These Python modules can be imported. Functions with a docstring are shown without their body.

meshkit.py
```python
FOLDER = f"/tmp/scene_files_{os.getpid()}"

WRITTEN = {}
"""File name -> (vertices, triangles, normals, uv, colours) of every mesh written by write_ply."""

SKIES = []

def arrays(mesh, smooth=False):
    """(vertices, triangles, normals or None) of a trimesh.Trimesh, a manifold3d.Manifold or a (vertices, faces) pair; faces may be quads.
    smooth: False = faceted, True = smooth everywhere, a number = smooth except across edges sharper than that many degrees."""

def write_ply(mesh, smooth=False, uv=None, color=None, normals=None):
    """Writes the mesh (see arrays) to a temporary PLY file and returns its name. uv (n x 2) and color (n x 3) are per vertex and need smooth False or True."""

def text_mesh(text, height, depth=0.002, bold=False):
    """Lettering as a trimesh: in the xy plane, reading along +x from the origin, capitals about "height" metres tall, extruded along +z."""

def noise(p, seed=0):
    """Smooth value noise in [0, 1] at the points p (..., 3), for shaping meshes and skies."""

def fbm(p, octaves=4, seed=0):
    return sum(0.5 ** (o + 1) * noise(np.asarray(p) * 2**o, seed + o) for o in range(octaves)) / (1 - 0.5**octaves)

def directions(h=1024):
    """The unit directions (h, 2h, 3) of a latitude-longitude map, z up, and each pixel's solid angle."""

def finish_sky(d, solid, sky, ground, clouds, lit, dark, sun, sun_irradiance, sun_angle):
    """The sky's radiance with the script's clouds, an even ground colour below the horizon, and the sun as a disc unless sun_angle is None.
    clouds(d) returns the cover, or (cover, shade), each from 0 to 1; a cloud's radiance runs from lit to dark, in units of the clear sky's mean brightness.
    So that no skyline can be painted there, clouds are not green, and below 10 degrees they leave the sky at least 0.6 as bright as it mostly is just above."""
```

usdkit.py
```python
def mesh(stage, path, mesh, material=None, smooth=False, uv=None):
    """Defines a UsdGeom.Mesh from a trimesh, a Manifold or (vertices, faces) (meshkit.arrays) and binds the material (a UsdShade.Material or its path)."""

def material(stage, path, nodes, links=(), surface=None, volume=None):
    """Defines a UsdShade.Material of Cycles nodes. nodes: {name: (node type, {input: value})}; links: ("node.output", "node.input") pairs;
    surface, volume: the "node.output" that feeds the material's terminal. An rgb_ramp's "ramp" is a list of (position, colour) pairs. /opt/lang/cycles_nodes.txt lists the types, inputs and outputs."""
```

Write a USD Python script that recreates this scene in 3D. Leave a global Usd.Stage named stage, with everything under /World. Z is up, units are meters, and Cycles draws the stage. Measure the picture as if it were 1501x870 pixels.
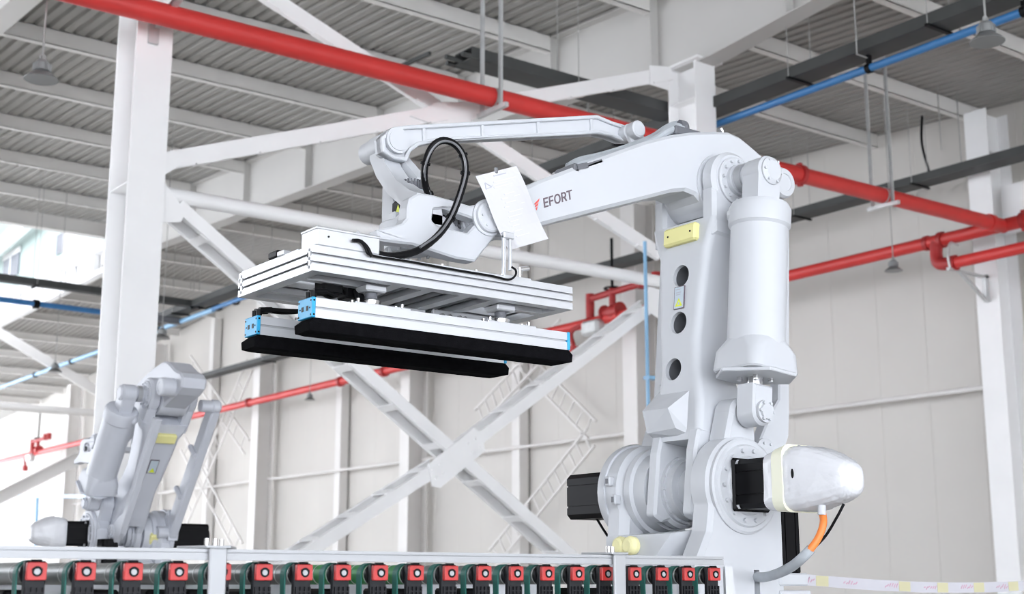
import math, random
import numpy as np, trimesh, manifold3d as m3, mapbox_earcut
import shapely.geometry as sg
from shapely.ops import unary_union
from pxr import Usd, UsdGeom, UsdLux, UsdShade, Sdf, Gf
import usdkit, meshkit

random.seed(7); RNG = np.random.default_rng(7)
stage = Usd.Stage.CreateInMemory()
UsdGeom.SetStageUpAxis(stage, UsdGeom.Tokens.z); UsdGeom.SetStageMetersPerUnit(stage, 1.0)
UsdGeom.Xform.Define(stage, '/World'); UsdGeom.Scope.Define(stage, '/World/Looks')

# ------------------------------------------------------------------ camera, sky, exposure
FPX, CX, CY, HOR = 1990.0, 750.5, 435.0, 852.0
TILT, YAW, EYE = math.atan((HOR - CY) / FPX), math.radians(53.04), np.array([0, 0, 0.8])
_Fh = np.array([math.cos(YAW), math.sin(YAW), 0.]); _R = np.array([math.sin(YAW), -math.cos(YAW), 0.]); _Z = np.array([0, 0, 1.])
_F = _Fh * math.cos(TILT) + _Z * math.sin(TILT); _U = -_Fh * math.sin(TILT) + _Z * math.cos(TILT)
cam = UsdGeom.Camera.Define(stage, '/World/Camera')
cam.CreateHorizontalApertureAttr(36.0); cam.CreateVerticalApertureAttr(36.0 * 870 / 1501)
cam.CreateFocalLengthAttr(36.0 * FPX / 1501); cam.CreateClippingRangeAttr(Gf.Vec2f(0.05, 400))
cam.CreateFStopAttr(4.5); cam.CreateFocusDistanceAttr(4.6); cam.CreateExposureAttr(1.15)
cam.AddTransformOp().Set(Gf.Matrix4d(*_R, 0, *_U, 0, *(-_F), 0, *EYE, 1))
sky = UsdLux.DomeLight.Define(stage, '/World/Sky')
sky.CreateIntensityAttr(1.0); sky.CreateColorAttr(Gf.Vec3f(0.93, 0.97, 1.05))


def at(px, py, **k):
    """The world point seen at pixel px, py on the plane x=, y= or z=, or at horizontal distance d=."""
    d = _F + _R * (px - CX) / FPX - _U * (py - CY) / FPX
    (a, v), = k.items()
    if a == 'd':
        return EYE + d * (v / (d @ _Fh))
    i = 'xyz'.index(a)
    return EYE + d * ((v - EYE[i]) / d[i])


# ------------------------------------------------------------------ materials
def paint(name, col, rough=0.5, metallic=0.0, var=0.04, scale=3.0, bump=0.0, bscale=60, spec=0.5, coat=0.0):
    n = {'tc': ('texture_coordinate', {}),
         'n': ('noise_texture', {'scale': scale, 'detail': 4.0}),
         'r': ('rgb_ramp', {'ramp': [(0.3, tuple(c * (1 - var) for c in col)), (0.7, tuple(min(1, c * (1 + var)) for c in col))]}),
         'p': ('principled_bsdf', {'roughness': rough, 'metallic': metallic, 'specular_ior_level': spec, 'coat_weight': coat})}
    l = [('tc.object', 'n.vector'), ('n.fac', 'r.fac'), ('r.color', 'p.base_color')]
    if bump:
        n['bn'] = ('noise_texture', {'scale': bscale, 'detail': 3.0}); n['b'] = ('bump', {'strength': bump, 'distance': 0.01})
        l += [('tc.object', 'bn.vector'), ('bn.fac', 'b.height'), ('b.normal', 'p.normal')]
    return usdkit.material(stage, f'/World/Looks/{name}', n, l, surface='p.BSDF')


M = dict(
    robot=paint('robot_white', (0.545, 0.562, 0.59), 0.42, var=0.015, spec=0.35),
    robot2=paint('robot_grey_white', (0.55, 0.57, 0.62), 0.45, var=0.02),
    steel=paint('steel_white', (0.90, 0.90, 0.90), 0.5, var=0.03, scale=1.2),
    steel2=paint('far_steel', (0.76, 0.74, 0.72), 0.6, var=0.03, scale=1.2),
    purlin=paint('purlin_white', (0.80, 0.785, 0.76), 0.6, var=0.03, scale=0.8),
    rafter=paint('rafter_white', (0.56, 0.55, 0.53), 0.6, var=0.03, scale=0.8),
    deck=paint('roof_deck', (0.36, 0.351, 0.331), 0.6, var=0.06, scale=0.5),
    wall=paint('wall_cladding', (0.64, 0.617, 0.582), 0.75, var=0.03, scale=0.4),
    floor=paint('concrete_floor', (0.66, 0.64, 0.61), 0.6, var=0.06, scale=0.7, bump=0.1),
    red=paint('red_pipe', (0.62, 0.04, 0.036), 0.45, var=0.06, scale=2.0),
    darkred=paint('red_fitting', (0.42, 0.03, 0.03), 0.5, var=0.1, scale=6.0),
    tray=paint('dark_tray', (0.05, 0.053, 0.052), 0.6, var=0.1),
    blue=paint('blue_pipe', (0.04, 0.18, 0.42), 0.4, var=0.05),
    bluelight=paint('light_blue_pipe', (0.24, 0.46, 0.68), 0.35, var=0.05),
    galv=paint('galvanised', (0.60, 0.61, 0.61), 0.45, metallic=0.4, var=0.08, scale=9),
    alu=paint('aluminium', (0.60, 0.615, 0.64), 0.36, metallic=0.45, var=0.03),
    alug=paint('aluminium_slot', (0.42, 0.43, 0.45), 0.5, metallic=0.3),
    rail=paint('rail_aluminium', (0.40, 0.41, 0.425), 0.45, metallic=0.2, var=0.03),
    lens=paint('lamp_lens', (0.40, 0.41, 0.42), 0.4),
    sink=paint('heat_sink', (0.30, 0.31, 0.31), 0.45, metallic=0.4),
    bore=paint('bore_grey', (0.11, 0.115, 0.125), 0.55),
    tapey=paint('tape_yellow', (0.60, 0.57, 0.36), 0.5),
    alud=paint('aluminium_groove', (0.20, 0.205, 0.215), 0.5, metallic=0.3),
    black=paint('black_plastic', (0.007, 0.007, 0.008), 0.4, var=0.1, spec=0.12),
    blackm=paint('black_motor', (0.005, 0.005, 0.006), 0.35, var=0.1, spec=0.08),
    foam=paint('black_foam', (0.006, 0.006, 0.007), 0.95, var=0.2, spec=0.03, scale=60, bump=0.5, bscale=400),
    cyan=paint('cyan_cap', (0.02, 0.36, 0.66), 0.4, var=0.05),
    yellow=paint('pale_yellow', (0.80, 0.76, 0.34), 0.6, var=0.05),
    rubber=paint('cream_rubber', (0.80, 0.76, 0.42), 0.7, var=0.08, scale=20),
    warn=paint('warning_yellow', (0.70, 0.78, 0.05), 0.5),
    chrome=paint('chrome', (0.75, 0.75, 0.76), 0.2, metallic=1.0),
    grey=paint('grey_metal', (0.42, 0.43, 0.45), 0.45, metallic=0.3),
    dgrey=paint('dark_grey', (0.13, 0.135, 0.15), 0.5),
    sleeve=paint('grey_sleeve', (0.40, 0.43, 0.46), 0.5, var=0.1, scale=14),
    orange=paint('orange_cable', (0.85, 0.24, 0.05), 0.45),
    rust=paint('brown_cable', (0.45, 0.15, 0.07), 0.5),
    paper=paint('paper', (0.60, 0.60, 0.625), 0.7, var=0.01),
    ink=paint('ink', (0.45, 0.46, 0.52), 0.7),
    inklight=paint('pale_ink', (0.66, 0.67, 0.71), 0.7),
    logo=paint('logo_grey', (0.13, 0.10, 0.12), 0.5),
    logored=paint('logo_red', (0.75, 0.10, 0.08), 0.5),
    sticker=paint('sticker_blue', (0.50, 0.58, 0.64), 0.5),
    roller=paint('roller_grey', (0.22, 0.235, 0.23), 0.42, metallic=0.3, var=0.1, scale=14),
    belt=paint('green_belt', (0.03, 0.17, 0.14), 0.55, var=0.08),
    green=paint('green_cover', (0.04, 0.28, 0.08), 0.5, var=0.08),
    redcap=paint('red_cap', (0.50, 0.032, 0.03), 0.4, var=0.03),
    bracketb=paint('black_bracket', (0.014, 0.0145, 0.017), 0.5, var=0.1, spec=0.25),
    wrap=paint('plastic_wrap', (0.66, 0.67, 0.70), 0.28, var=0.03, scale=8, bump=0.5, bscale=18, spec=0.6),
    tape=paint('cream_tape', (0.82, 0.82, 0.66), 0.5, var=0.03),
    pale=paint('pale_green_cladding', (0.54, 0.64, 0.62), 0.5, var=0.03),
    pane=paint('dim_window', (0.30, 0.31, 0.35), 0.25, var=0.1),
    shade=paint('lamp_shade', (0.22, 0.225, 0.225), 0.35, metallic=0.4),
    pink=paint('pink_print', (0.58, 0.36, 0.46), 0.6),
    tapew=paint('tape_white', (0.56, 0.555, 0.60), 0.5),
    cable=paint('thin_wire', (0.35, 0.35, 0.34), 0.5),
    clear=paint('clear_tube', (0.16, 0.165, 0.175), 0.25, spec=0.6),
    gold=paint('brass', (0.55, 0.42, 0.25), 0.3, metallic=0.8),
)

# ------------------------------------------------------------------ scene tree
_used = {}


def _path(parent, name):
    k = _used.get((parent, name), 0); _used[(parent, name)] = k + 1
    return f'{parent}/{name}' if k == 0 else f'{parent}/{name}_{k:03d}'


def cat(ms):
    return ms if not isinstance(ms, (list, tuple)) else trimesh.util.concatenate([x for x in ms])


def tag(prim, label=None, category=None, group=None, kind=None):
    for k, v in (('label', label), ('category', category), ('group', group), ('kind', kind)):
        if v:
            prim.SetCustomDataByKey(k, v)
    return prim


SPLIT = {'groove_ring', 'bolt', 'gusset_bolt', 'support_bolt', 'base_bolt', 'plate_bolt', 'plate_screw', 'cap_screw', 'bumper_screw', 'crossbar', 'indicator_block', 'indicator_plate', 'tee', 'fin', 'cap_print', 'side_rod_boss', 'connector_block', 'valve_block', 'valve_stem', 'bracket_plate', 'infill', 'slot_seal', 'slot_end', 'sticker_print', 'emblem', 'upright_bracket', 'air_fitting', 'wheel'}


class Thing:
    """An Xform at a thing's base; part() adds a mesh under it, or a sub-part under a part."""
    def __init__(s, name, label, category, origin=(0, 0, 0), group=None, kind=None):
        s.path = _path('/World', name); s.o = np.array(origin, float)
        x = UsdGeom.Xform.Define(stage, s.path); x.AddTranslateOp().Set(Gf.Vec3d(*map(float, s.o)))
        tag(x.GetPrim(), label, category, group, kind)

    def part(s, name, ms, mat, under=None, smooth=30, label=None):
        if name in SPLIT and isinstance(ms, (list, tuple)):
            for q in ms:
                p = s.part(name, q, mat, under, smooth, label) if not isinstance(q, (list, tuple)) else None
            return p
        m = cat(ms).copy(); m.apply_translation(-s.o)
        p = _path(under or s.path, name)
        usdkit.mesh(stage, p, m, M[mat], smooth=smooth)
        if label:
            stage.GetPrimAtPath(p).SetCustomDataByKey('label', label)
        return p


def solo(name, ms, mat, label, category, group=None, kind=None, smooth=30):
    p = _path('/World', name); usdkit.mesh(stage, p, cat(ms), M[mat], smooth=smooth)
    tag(stage.GetPrimAtPath(p), label, category, group, kind)
    return p


# ------------------------------------------------------------------ shapes
def mesh(v, f):
    m = trimesh.Trimesh(np.asarray(v, float), np.asarray(f), process=False)
    if m.volume < 0:
        m.invert()
    return m


def box(lo, hi, bev=0.0):
    lo, hi = np.minimum(lo, hi).astype(float), np.maximum(lo, hi).astype(float)
    if bev <= 0:
        b = trimesh.creation.box(hi - lo); b.apply_translation((lo + hi) / 2); return b
    b = min(bev, (hi - lo).min() * 0.45); pts = []
    for k in range(3):
        l, h = lo + b, hi - b; l[k], h[k] = lo[k], hi[k]
        pts += [[(l, h)[i][0], (l, h)[j][1], (l, h)[q][2]] for i in (0, 1) for j in (0, 1) for q in (0, 1)]
    return trimesh.convex.convex_hull(np.array(pts))


def hull(pts):
    return trimesh.convex.convex_hull(np.array(pts, float))


def inset(r, b):
    r = np.asarray(r); a, c = np.roll(r, 1, 0), np.roll(r, -1, 0)
    d1, d2 = r - a, c - r
    d1 /= np.maximum(np.linalg.norm(d1, axis=1, keepdims=True), 1e-9); d2 /= np.maximum(np.linalg.norm(d2, axis=1, keepdims=True), 1e-9)
    n1, n2 = np.stack([-d1[:, 1], d1[:, 0]], 1), np.stack([-d2[:, 1], d2[:, 0]], 1)
    s = n1 + n2; q = np.maximum((s * n1).sum(1, keepdims=True), 0.35)
    return r + s / q * b


def extz(poly, z0, z1, bev=0.0):
    """A shapely polygon (holes allowed) extruded along z with chamfered rims."""
    poly = sg.polygon.orient(poly.simplify(1e-5), 1.0)
    rings = [np.array(r.coords)[:-1] for r in [poly.exterior, *poly.interiors]]
    lv = [(z0, bev), (z0 + bev, 0), (z1 - bev, 0), (z1, bev)] if bev > 0 else [(z0, 0), (z1, 0)]
    n = sum(map(len, rings)); V, Fc = [], []
    for z, b in lv:
        V += [np.column_stack([inset(r, b) if b else r, np.full(len(r), z)]) for r in rings]
    st = np.cumsum([0] + [len(r) for r in rings])
    for k in range(len(lv) - 1):
        for a, e in zip(st[:-1], st[1:]):
            i = np.arange(a, e); j = np.roll(i, -1)
            Fc += [np.column_stack([i + k * n, j + k * n, j + (k + 1) * n]), np.column_stack([i + k * n, j + (k + 1) * n, i + (k + 1) * n])]
    t = mapbox_earcut.triangulate_float64(np.vstack(rings), np.array(st[1:], dtype=np.uint32)).reshape(-1, 3).astype(int)
    p = np.vstack(rings)[t]; ar = np.cross(p[:, 1] - p[:, 0], p[:, 2] - p[:, 0])
    t = np.where((ar < 0)[:, None], t[:, ::-1], t)
    Fc += [t[:, ::-1], t + (len(lv) - 1) * n]
    return mesh(np.vstack(V), np.vstack(Fc))


def exty(poly, y0, y1, bev=0.0):
    """A polygon in (x, z) extruded along y."""
    m = extz(poly, -y1, -y0, bev)
    m.vertices = m.vertices[:, [0, 2, 1]] * [1, -1, 1]
    if m.volume < 0:
        m.invert()
    return m


def extx(poly, x0, x1, bev=0.0):
    """A polygon in (y, z) extruded along x."""
    m = extz(poly, x0, x1, bev); m.vertices = m.vertices[:, [2, 0, 1]]
    if m.volume < 0:
        m.invert()
    return m


def rnd(pts, r=0.01):
    p = sg.Polygon(pts).buffer(0)
    return p.buffer(-r, quad_segs=5).buffer(2 * r, quad_segs=5).buffer(-r, quad_segs=5)


def circ(x, y, r, n=9):
    return sg.Point(x, y).buffer(r, quad_segs=n)


def basis(d, up=(0, 0, 1)):
    d = np.asarray(d, float) / np.linalg.norm(d); up = np.asarray(up, float)
    if abs(d @ up) > 0.99:
        up = np.array([0, 1., 0])
    s = np.cross(d, up); s /= np.linalg.norm(s)
    return s, np.cross(s, d), d


def beam(p0, p1, poly, up=(0, 0, 1), bev=0.0):
    """A section polygon (side, up) run from p0 to p1."""
    p0, p1 = np.asarray(p0, float), np.asarray(p1, float); s, u, d = basis(p1 - p0, up)
    m = extz(poly, 0, np.linalg.norm(p1 - p0), bev)
    m.vertices = p0 + m.vertices @ np.array([s, u, d])
    if m.volume < 0:
        m.invert()
    return m


def rect(w, h, x=0, y=0):
    return sg.box(x - w / 2, y - h / 2, x + w / 2, y + h / 2)


def isec(h, w, t=0.012, tw=0.01):
    return unary_union([rect(w, t, 0, h / 2 - t / 2), rect(w, t, 0, -h / 2 + t / 2), rect(tw, h)])


def csec(h, w, t=0.008, side=1):
    return unary_union([rect(t, h, 0, 0), rect(w, t, side * (w / 2 - t / 2), h / 2 - t / 2), rect(w, t, side * (w / 2 - t / 2), -h / 2 + t / 2)])


def rod(p0, p1, r, n=16, r1=None):
    p0, p1 = np.asarray(p0, float), np.asarray(p1, float); s, u, d = basis(p1 - p0); r1 = r if r1 is None else r1
    a = np.arange(n) / n * 2 * math.pi; c = np.cos(a)[:, None] * s + np.sin(a)[:, None] * u
    V = np.vstack([p0 + c * r, p1 + c * r1, p0, p1]); i = np.arange(n); j = np.roll(i, -1)
    return mesh(V, np.vstack([np.column_stack([i, j, j + n]), np.column_stack([i, j + n, i + n]), np.column_stack([j, i, np.full(n, 2 * n)]), np.column_stack([i + n, j + n, np.full(n, 2 * n + 1)])]))


def lathe(p0, axis, prof, n=32):
    """prof: (distance along the axis, radius) pairs, closed onto the axis."""
    s, u, d = basis(axis); prof = [(prof[0][0], 0)] * (prof[0][1] > 0) + list(prof) + [(prof[-1][0], 0)] * (prof[-1][1] > 0)
    m = trimesh.creation.revolve(np.array([(max(r, 0), h) for h, r in prof]), sections=n)
    m.vertices = np.asarray(p0) + m.vertices @ np.array([s, u, d])
    if m.volume < 0:
        m.invert()
    return m


def ring(p0, axis, r0, r1, h, n=32):
    return beam(p0, np.asarray(p0) + np.asarray(axis) / np.linalg.norm(axis) * h, sg.Point(0, 0).buffer(r1, quad_segs=n // 4).difference(sg.Point(0, 0).buffer(r0, quad_segs=n // 4)))


def bolts(c, axis, R, n, r, h, a0=0.0, sect=8):
    s, u, d = basis(axis); c = np.asarray(c, float)
    return [rod(c + R * (math.cos(a) * s + math.sin(a) * u), c + R * (math.cos(a) * s + math.sin(a) * u) + d * h, r, sect) for a in a0 + np.arange(n) / n * 2 * math.pi]


def smoothpath(pts, k=6):
    p = np.asarray(pts, float); p = np.vstack([2 * p[0] - p[1], p, 2 * p[-1] - p[-2]]); out = []
    for i in range(1, len(p) - 2):
        for t in np.arange(k) / k:
            out.append(0.5 * (2 * p[i] + (p[i + 1] - p[i - 1]) * t + (2 * p[i - 1] - 5 * p[i] + 4 * p[i + 1] - p[i + 2]) * t * t + (3 * p[i] - p[i - 1] - 3 * p[i + 1] + p[i + 2]) * t ** 3))
    return np.array(out + [p[-2]])


def tube(pts, r, n=10, k=6, ripple=0.0):
    p = smoothpath(pts, k) if k > 1 else np.asarray(pts, float)
    t = np.gradient(p, axis=0); t /= np.linalg.norm(t, axis=1, keepdims=True)
    s = basis(t[0])[0]; V = []; a = np.arange(n) / n * 2 * math.pi
    for i in range(len(p)):
        s = s - t[i] * (s @ t[i]); s /= np.linalg.norm(s); u = np.cross(t[i], s)
        V.append(p[i] + (np.cos(a)[:, None] * s + np.sin(a)[:, None] * u) * (r * (1 + ripple * (i % 2))))
    m = len(p); i = np.arange(n); j = np.roll(i, -1); F_ = []
    for q in range(m - 1):
        F_ += [np.column_stack([i, j, j + n]) + q * n, np.column_stack([i, j + n, i + n]) + q * n]
    V = np.vstack(V + [p[:1], p[-1:]])
    F_ += [np.column_stack([j, i, np.full(n, m * n)]), np.column_stack([i + (m - 1) * n, j + (m - 1) * n, np.full(n, m * n + 1)])]
    return mesh(V, np.vstack(F_))


def xf(ms, A):
    m = cat(ms).copy(); m.apply_transform(A); return m


def ry(a):
    return trimesh.transformations.rotation_matrix(a, [0, 1, 0])


def tr(x, y, z):
    return trimesh.transformations.translation_matrix([x, y, z])


def to_m(t):
    return m3.Manifold(m3.Mesh(np.asarray(t.vertices, np.float32), np.asarray(t.faces, np.uint32)))


def welded(t):
    t = t.copy(); t.merge_vertices(); return t


def boolean(a, cuts, op='-'):
    A = to_m(welded(cat(a)))
    for c in cuts:
        A = A - to_m(welded(c)) if op == '-' else A + to_m(welded(c))
    o = A.to_mesh(); return trimesh.Trimesh(o.vert_properties[:, :3], o.tri_verts, process=False)


# ================================================================== THE HALL
def zpur(y):
    return 8.25 + 0.062 * (y - 11.7) if y < 38 else 9.8806 - 0.062 * (y - 38)


def zdeck(y):
    return zpur(y) + 0.25


solo('floor', box([-14, -14, -0.2], [19.4, 70, 0]), 'floor', 'pale grey concrete factory floor', 'floor', kind='structure')


def deck(x0, x1, ys, dz=0.0):
    """Corrugated sheet: ribs run along y, the low flats rest on the purlins."""
    xs, hs, x = [], [], x0
    while x < x1:
        xs += [x, x + 0.11, x + 0.13, x + 0.18]; hs += [0, 0, 0.055, 0.055]; x += 0.2
    xs, hs = np.array(xs), np.array(hs); n = len(xs); V, Fc = [], []
    for y in ys:
        V += [np.column_stack([xs, np.full(n, y), zdeck(y) + dz + hs]), np.column_stack([xs, np.full(n, y), np.full(n, zdeck(y) + dz + 0.1)])]
    i = np.arange(n - 1)
    for k in range(len(ys) - 1):
        a, b = 2 * k * n, 2 * (k + 1) * n
        Fc += [np.column_stack([a + i, b + i, b + i + 1]), np.column_stack([a + i, b + i + 1, a + i + 1]),
               np.column_stack([a + n + i, b + n + i + 1, b + n + i]), np.column_stack([a + n + i, a + n + i + 1, b + n + i + 1])]
    return trimesh.Trimesh(np.vstack(V), np.vstack(Fc), process=False)


ROOF_Y0 = 4.0
solo('ceiling', [deck(-8, 12.3, [34.2, 38.2, 50, 70], 4.0), deck(-8, 19.4, [-13.5, 4, 11.7, 20, 34.2]), deck(12.4, 19.4, [34.2, 38, 48, 60, 70])], 'deck', 'grey corrugated roof deck above the purlins', 'roof', kind='structure', smooth=False)

# gable wall behind everything: flat cladding panels with shallow ribs
ys = np.array([-14., 4, 38, 70]); prof = [(-14, 0), (70, 0)] + [(y, zdeck(y)) for y in (70, 38, -14)]
solo('wall_back', extx(sg.Polygon(prof), 19.4, 19.6), 'wall', 'beige gable wall of the hall', 'wall', kind='structure', smooth=False)
holes = [sg.box(y, 0.2, y + 7.4, 8.2 if y < 40 else 6.0) for y in np.arange(16.0, 60, 7.6)]
solo('wall_front', extx(sg.Polygon([(-2, 0), (70, 0), (70, 12.0), (34.2, 14.1), (34.2, zdeck(34.2)), (-2, zdeck(-2))]).difference(unary_union(holes)), -8.2, -8), 'wall', 'beige end wall with tall bays open to daylight, facing the gable wall', 'wall', kind='structure', smooth=False)
solo('wall_right', box([8.5, -13.7, 2.2], [19.4, -13.5, 6.9]), 'wall', 'beige side wall of the hall far behind the camera, above a wide loading opening', 'wall', kind='structure', smooth=False)
WB = '/World/wall_back'
wt = Thing.__new__(Thing); wt.path = WB; wt.o = np.zeros(3)
for k, y in enumerate(np.arange(8.0, 62.0, 1.0)):                      # panels told apart by their lapped edges
    wt.part('panel', box([19.385, y + 0.001, 0.05], [19.4, y + 0.999, zdeck(y + (0 if y < 38 else 1)) - 0.06], 0.003), 'wall', smooth=False)

# purlins: deep channels along x
PY = [5.3, 7.75, 10.19, 12.55, 14.7, 17.1, 19.6, 22.2, 24.85, 27.55, 30.55]
where = ['first', 'second', 'third', 'fourth', 'fifth', 'sixth', 'seventh', 'eighth', 'ninth', 'tenth', 'eleventh']
for k, y in enumerate(PY):
    t = Thing('purlin', f'off-white roof purlin, {where[k]} one counted from the front of the roof', 'roof purlin', (4, y, zpur(y)), 'roof purlins', 'structure')
    z = zpur(y) + 0.125
    for x0, x1 in ((-2, 4.45), (4.68, 11.78), (12.04, 19.3)):
        t.part('web', box([x0, y, z - 0.125], [x1, y + 0.012, z + 0.125]), 'purlin', smooth=False)
        t.part('flange', [box([x0, y, z - 0.125], [x1, y + 0.13, z - 0.115]), box([x0, y, z + 0.115], [x1, y + 0.13, z + 0.125])], 'purlin', smooth=False)
t = Thing('edge_girder', 'deep off-white girder at the edge of the roof opening on the left', 'girder', (4, 33.4, zpur(33.4)), None, 'structure')
t.part('web', box([2, 33.4, zpur(33.4) - 0.12], [12.4, 33.43, zdeck(33.4) - .01]), 'purlin', smooth=False)
t.part('flange', box([2, 33.3, zpur(33.4) - 0.14], [12.4, 33.55, zpur(33.4) - 0.12]), 'purlin', smooth=False)
FARP = [36.2, 39.5, 42.5, 45.5, 48.5, 51.5, 54.5, 57.5, 60.5]
for k, y in enumerate(FARP):
    z = zpur(y)
    solo('far_purlin', beam([12.42, y, z + .125], [19.3, y, z + .125], csec(.25, .13)), 'purlin', f'far off-white purlin of the roof seen below the clerestory, {("nearest", "second", "third", "fourth", "fifth", "sixth", "seventh", "eighth", "last")[k]} row going back', 'roof purlin', 'far roof purlins', 'structure', smooth=False)


# rafters: tapered plate girders along y
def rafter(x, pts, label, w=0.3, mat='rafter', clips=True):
    """pts: (y, z of the bottom flange)."""
    t = Thing('rafter', label, 'rafter', (x, pts[0][0], pts[0][1]), None, 'structure')
    top = lambda y: zdeck(y) - 0.02
    t.part('web', extx(sg.Polygon(list(pts) + [(y, top(y)) for y, z in pts[::-1]]), x - 0.006, x + 0.006), mat, smooth=False)
    q = [(y, z) for y, z in pts] + [(y, z - 0.016) for y, z in pts[::-1]]
    t.part('bottom_flange', extx(sg.Polygon(q), x - w / 2, x + w / 2), mat, smooth=False)
    q = [(y, top(y)) for y, z in pts] + [(y, top(y) - 0.016) for y, z in pts[::-1]]
    t.part('top_flange', extx(sg.Polygon(q), x - w / 2, x + w / 2), mat, smooth=False)
    if clips:
        for y in PY + [33.4]:
            if pts[0][0] < y < pts[-1][0]:
                zb = np.interp(y, [p[0] for p in pts], [p[1] for p in pts])
                t.part('stiffener', box([x - w / 2 + .01, y - 0.005, zb], [x + w / 2 - .01, y + 0.005, top(y)]), mat, smooth=False)
    return t


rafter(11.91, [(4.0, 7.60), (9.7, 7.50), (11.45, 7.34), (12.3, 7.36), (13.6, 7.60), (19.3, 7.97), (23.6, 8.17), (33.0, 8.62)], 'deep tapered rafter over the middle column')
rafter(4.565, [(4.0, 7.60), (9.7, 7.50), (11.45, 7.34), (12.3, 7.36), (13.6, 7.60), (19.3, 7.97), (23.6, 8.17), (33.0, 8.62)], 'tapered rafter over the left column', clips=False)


# columns
def hcolumn(label, x0, x1, y0, y1, z1, mat='steel', along='y', name='steel_column', stiff=(), cat_='column', group=None, tf=0.02):
    """H section: flanges x0..x1 wide when the web runs along y, or y0..y1 wide when it runs along x."""
    t = Thing(name, label, cat_, ((x0 + x1) / 2, (y0 + y1) / 2, 0), group, 'structure')
    if along == 'y':
        t.part('flange', box([x0, y0, 0], [x1, y0 + tf, z1]), mat, smooth=False); t.part('flange', box([x0, y1 - tf, 0], [x1, y1, z1]), mat, smooth=False)
        xm = (x0 + x1) / 2; t.part('web', box([xm - .008, y0 + tf, 0], [xm + .008, y1 - tf, z1]), mat, smooth=False)
        for z in stiff:
            t.part('stiffener_plate', box([x0 + .01, y0 + tf, z], [x1 - .01, y1 - tf, z + .012]), mat, smooth=False)
    else:
        t.part('flange', box([x0, y0, 0], [x0 + tf, y1, z1]), mat, smooth=False); t.part('flange', box([x1 - tf, y0, 0], [x1, y1, z1]), mat, smooth=False)
        ym = (y0 + y1) / 2; t.part('web', box([x0 + tf, ym - .008, 0], [x1 - tf, ym + .008, z1]), mat, smooth=False)
        for z in stiff:
            t.part('stiffener_plate', box([x0 + tf, y0 + .01, z], [x1 - tf, y1 - .01, z + .012]), mat, smooth=False)
    return t


cl = hcolumn('white steel column standing behind the smaller robot', 4.39, 4.745, 11.7, 12.2, 7.34, stiff=(4.40, 7.1))
cm = hcolumn('white steel column behind the large robot, under the haunched rafter', 11.73, 12.09, 11.7, 12.2, 7.34, stiff=(6.85,))
cm.part('cap_plate', box([11.68, 11.6, 7.34], [12.14, 12.3, 7.37]), 'steel', smooth=False)
cm.part('gusset', [hull([[11.905 - .006 + d, 12.2, 7.34] for d in (0, .012)] + [[11.905 - .006 + d, 12.2, 6.9] for d in (0, .012)] + [[11.905 - .006 + d, 12.5, 7.34] for d in (0, .012)])], 'steel', smooth=False)
cr = hcolumn('white steel wind column carrying the red pipe joint at right', 18.6, 19.2, 12.03, 12.44, 8.28, along='x', stiff=(7.55,))
cr.part('haunch_plate', extx(sg.Polygon([(12.03, 7.0), (11.55, 7.0), (11.25, 6.6), (11.55, 6.2), (12.03, 6.2)]), 18.86, 18.9), 'steel', smooth=False)
cr.part('brace_end', beam([18.88, 11.6, 6.6], [18.88, 9.2, 5.1], csec(.2, .1)), 'steel', smooth=False)
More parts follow.
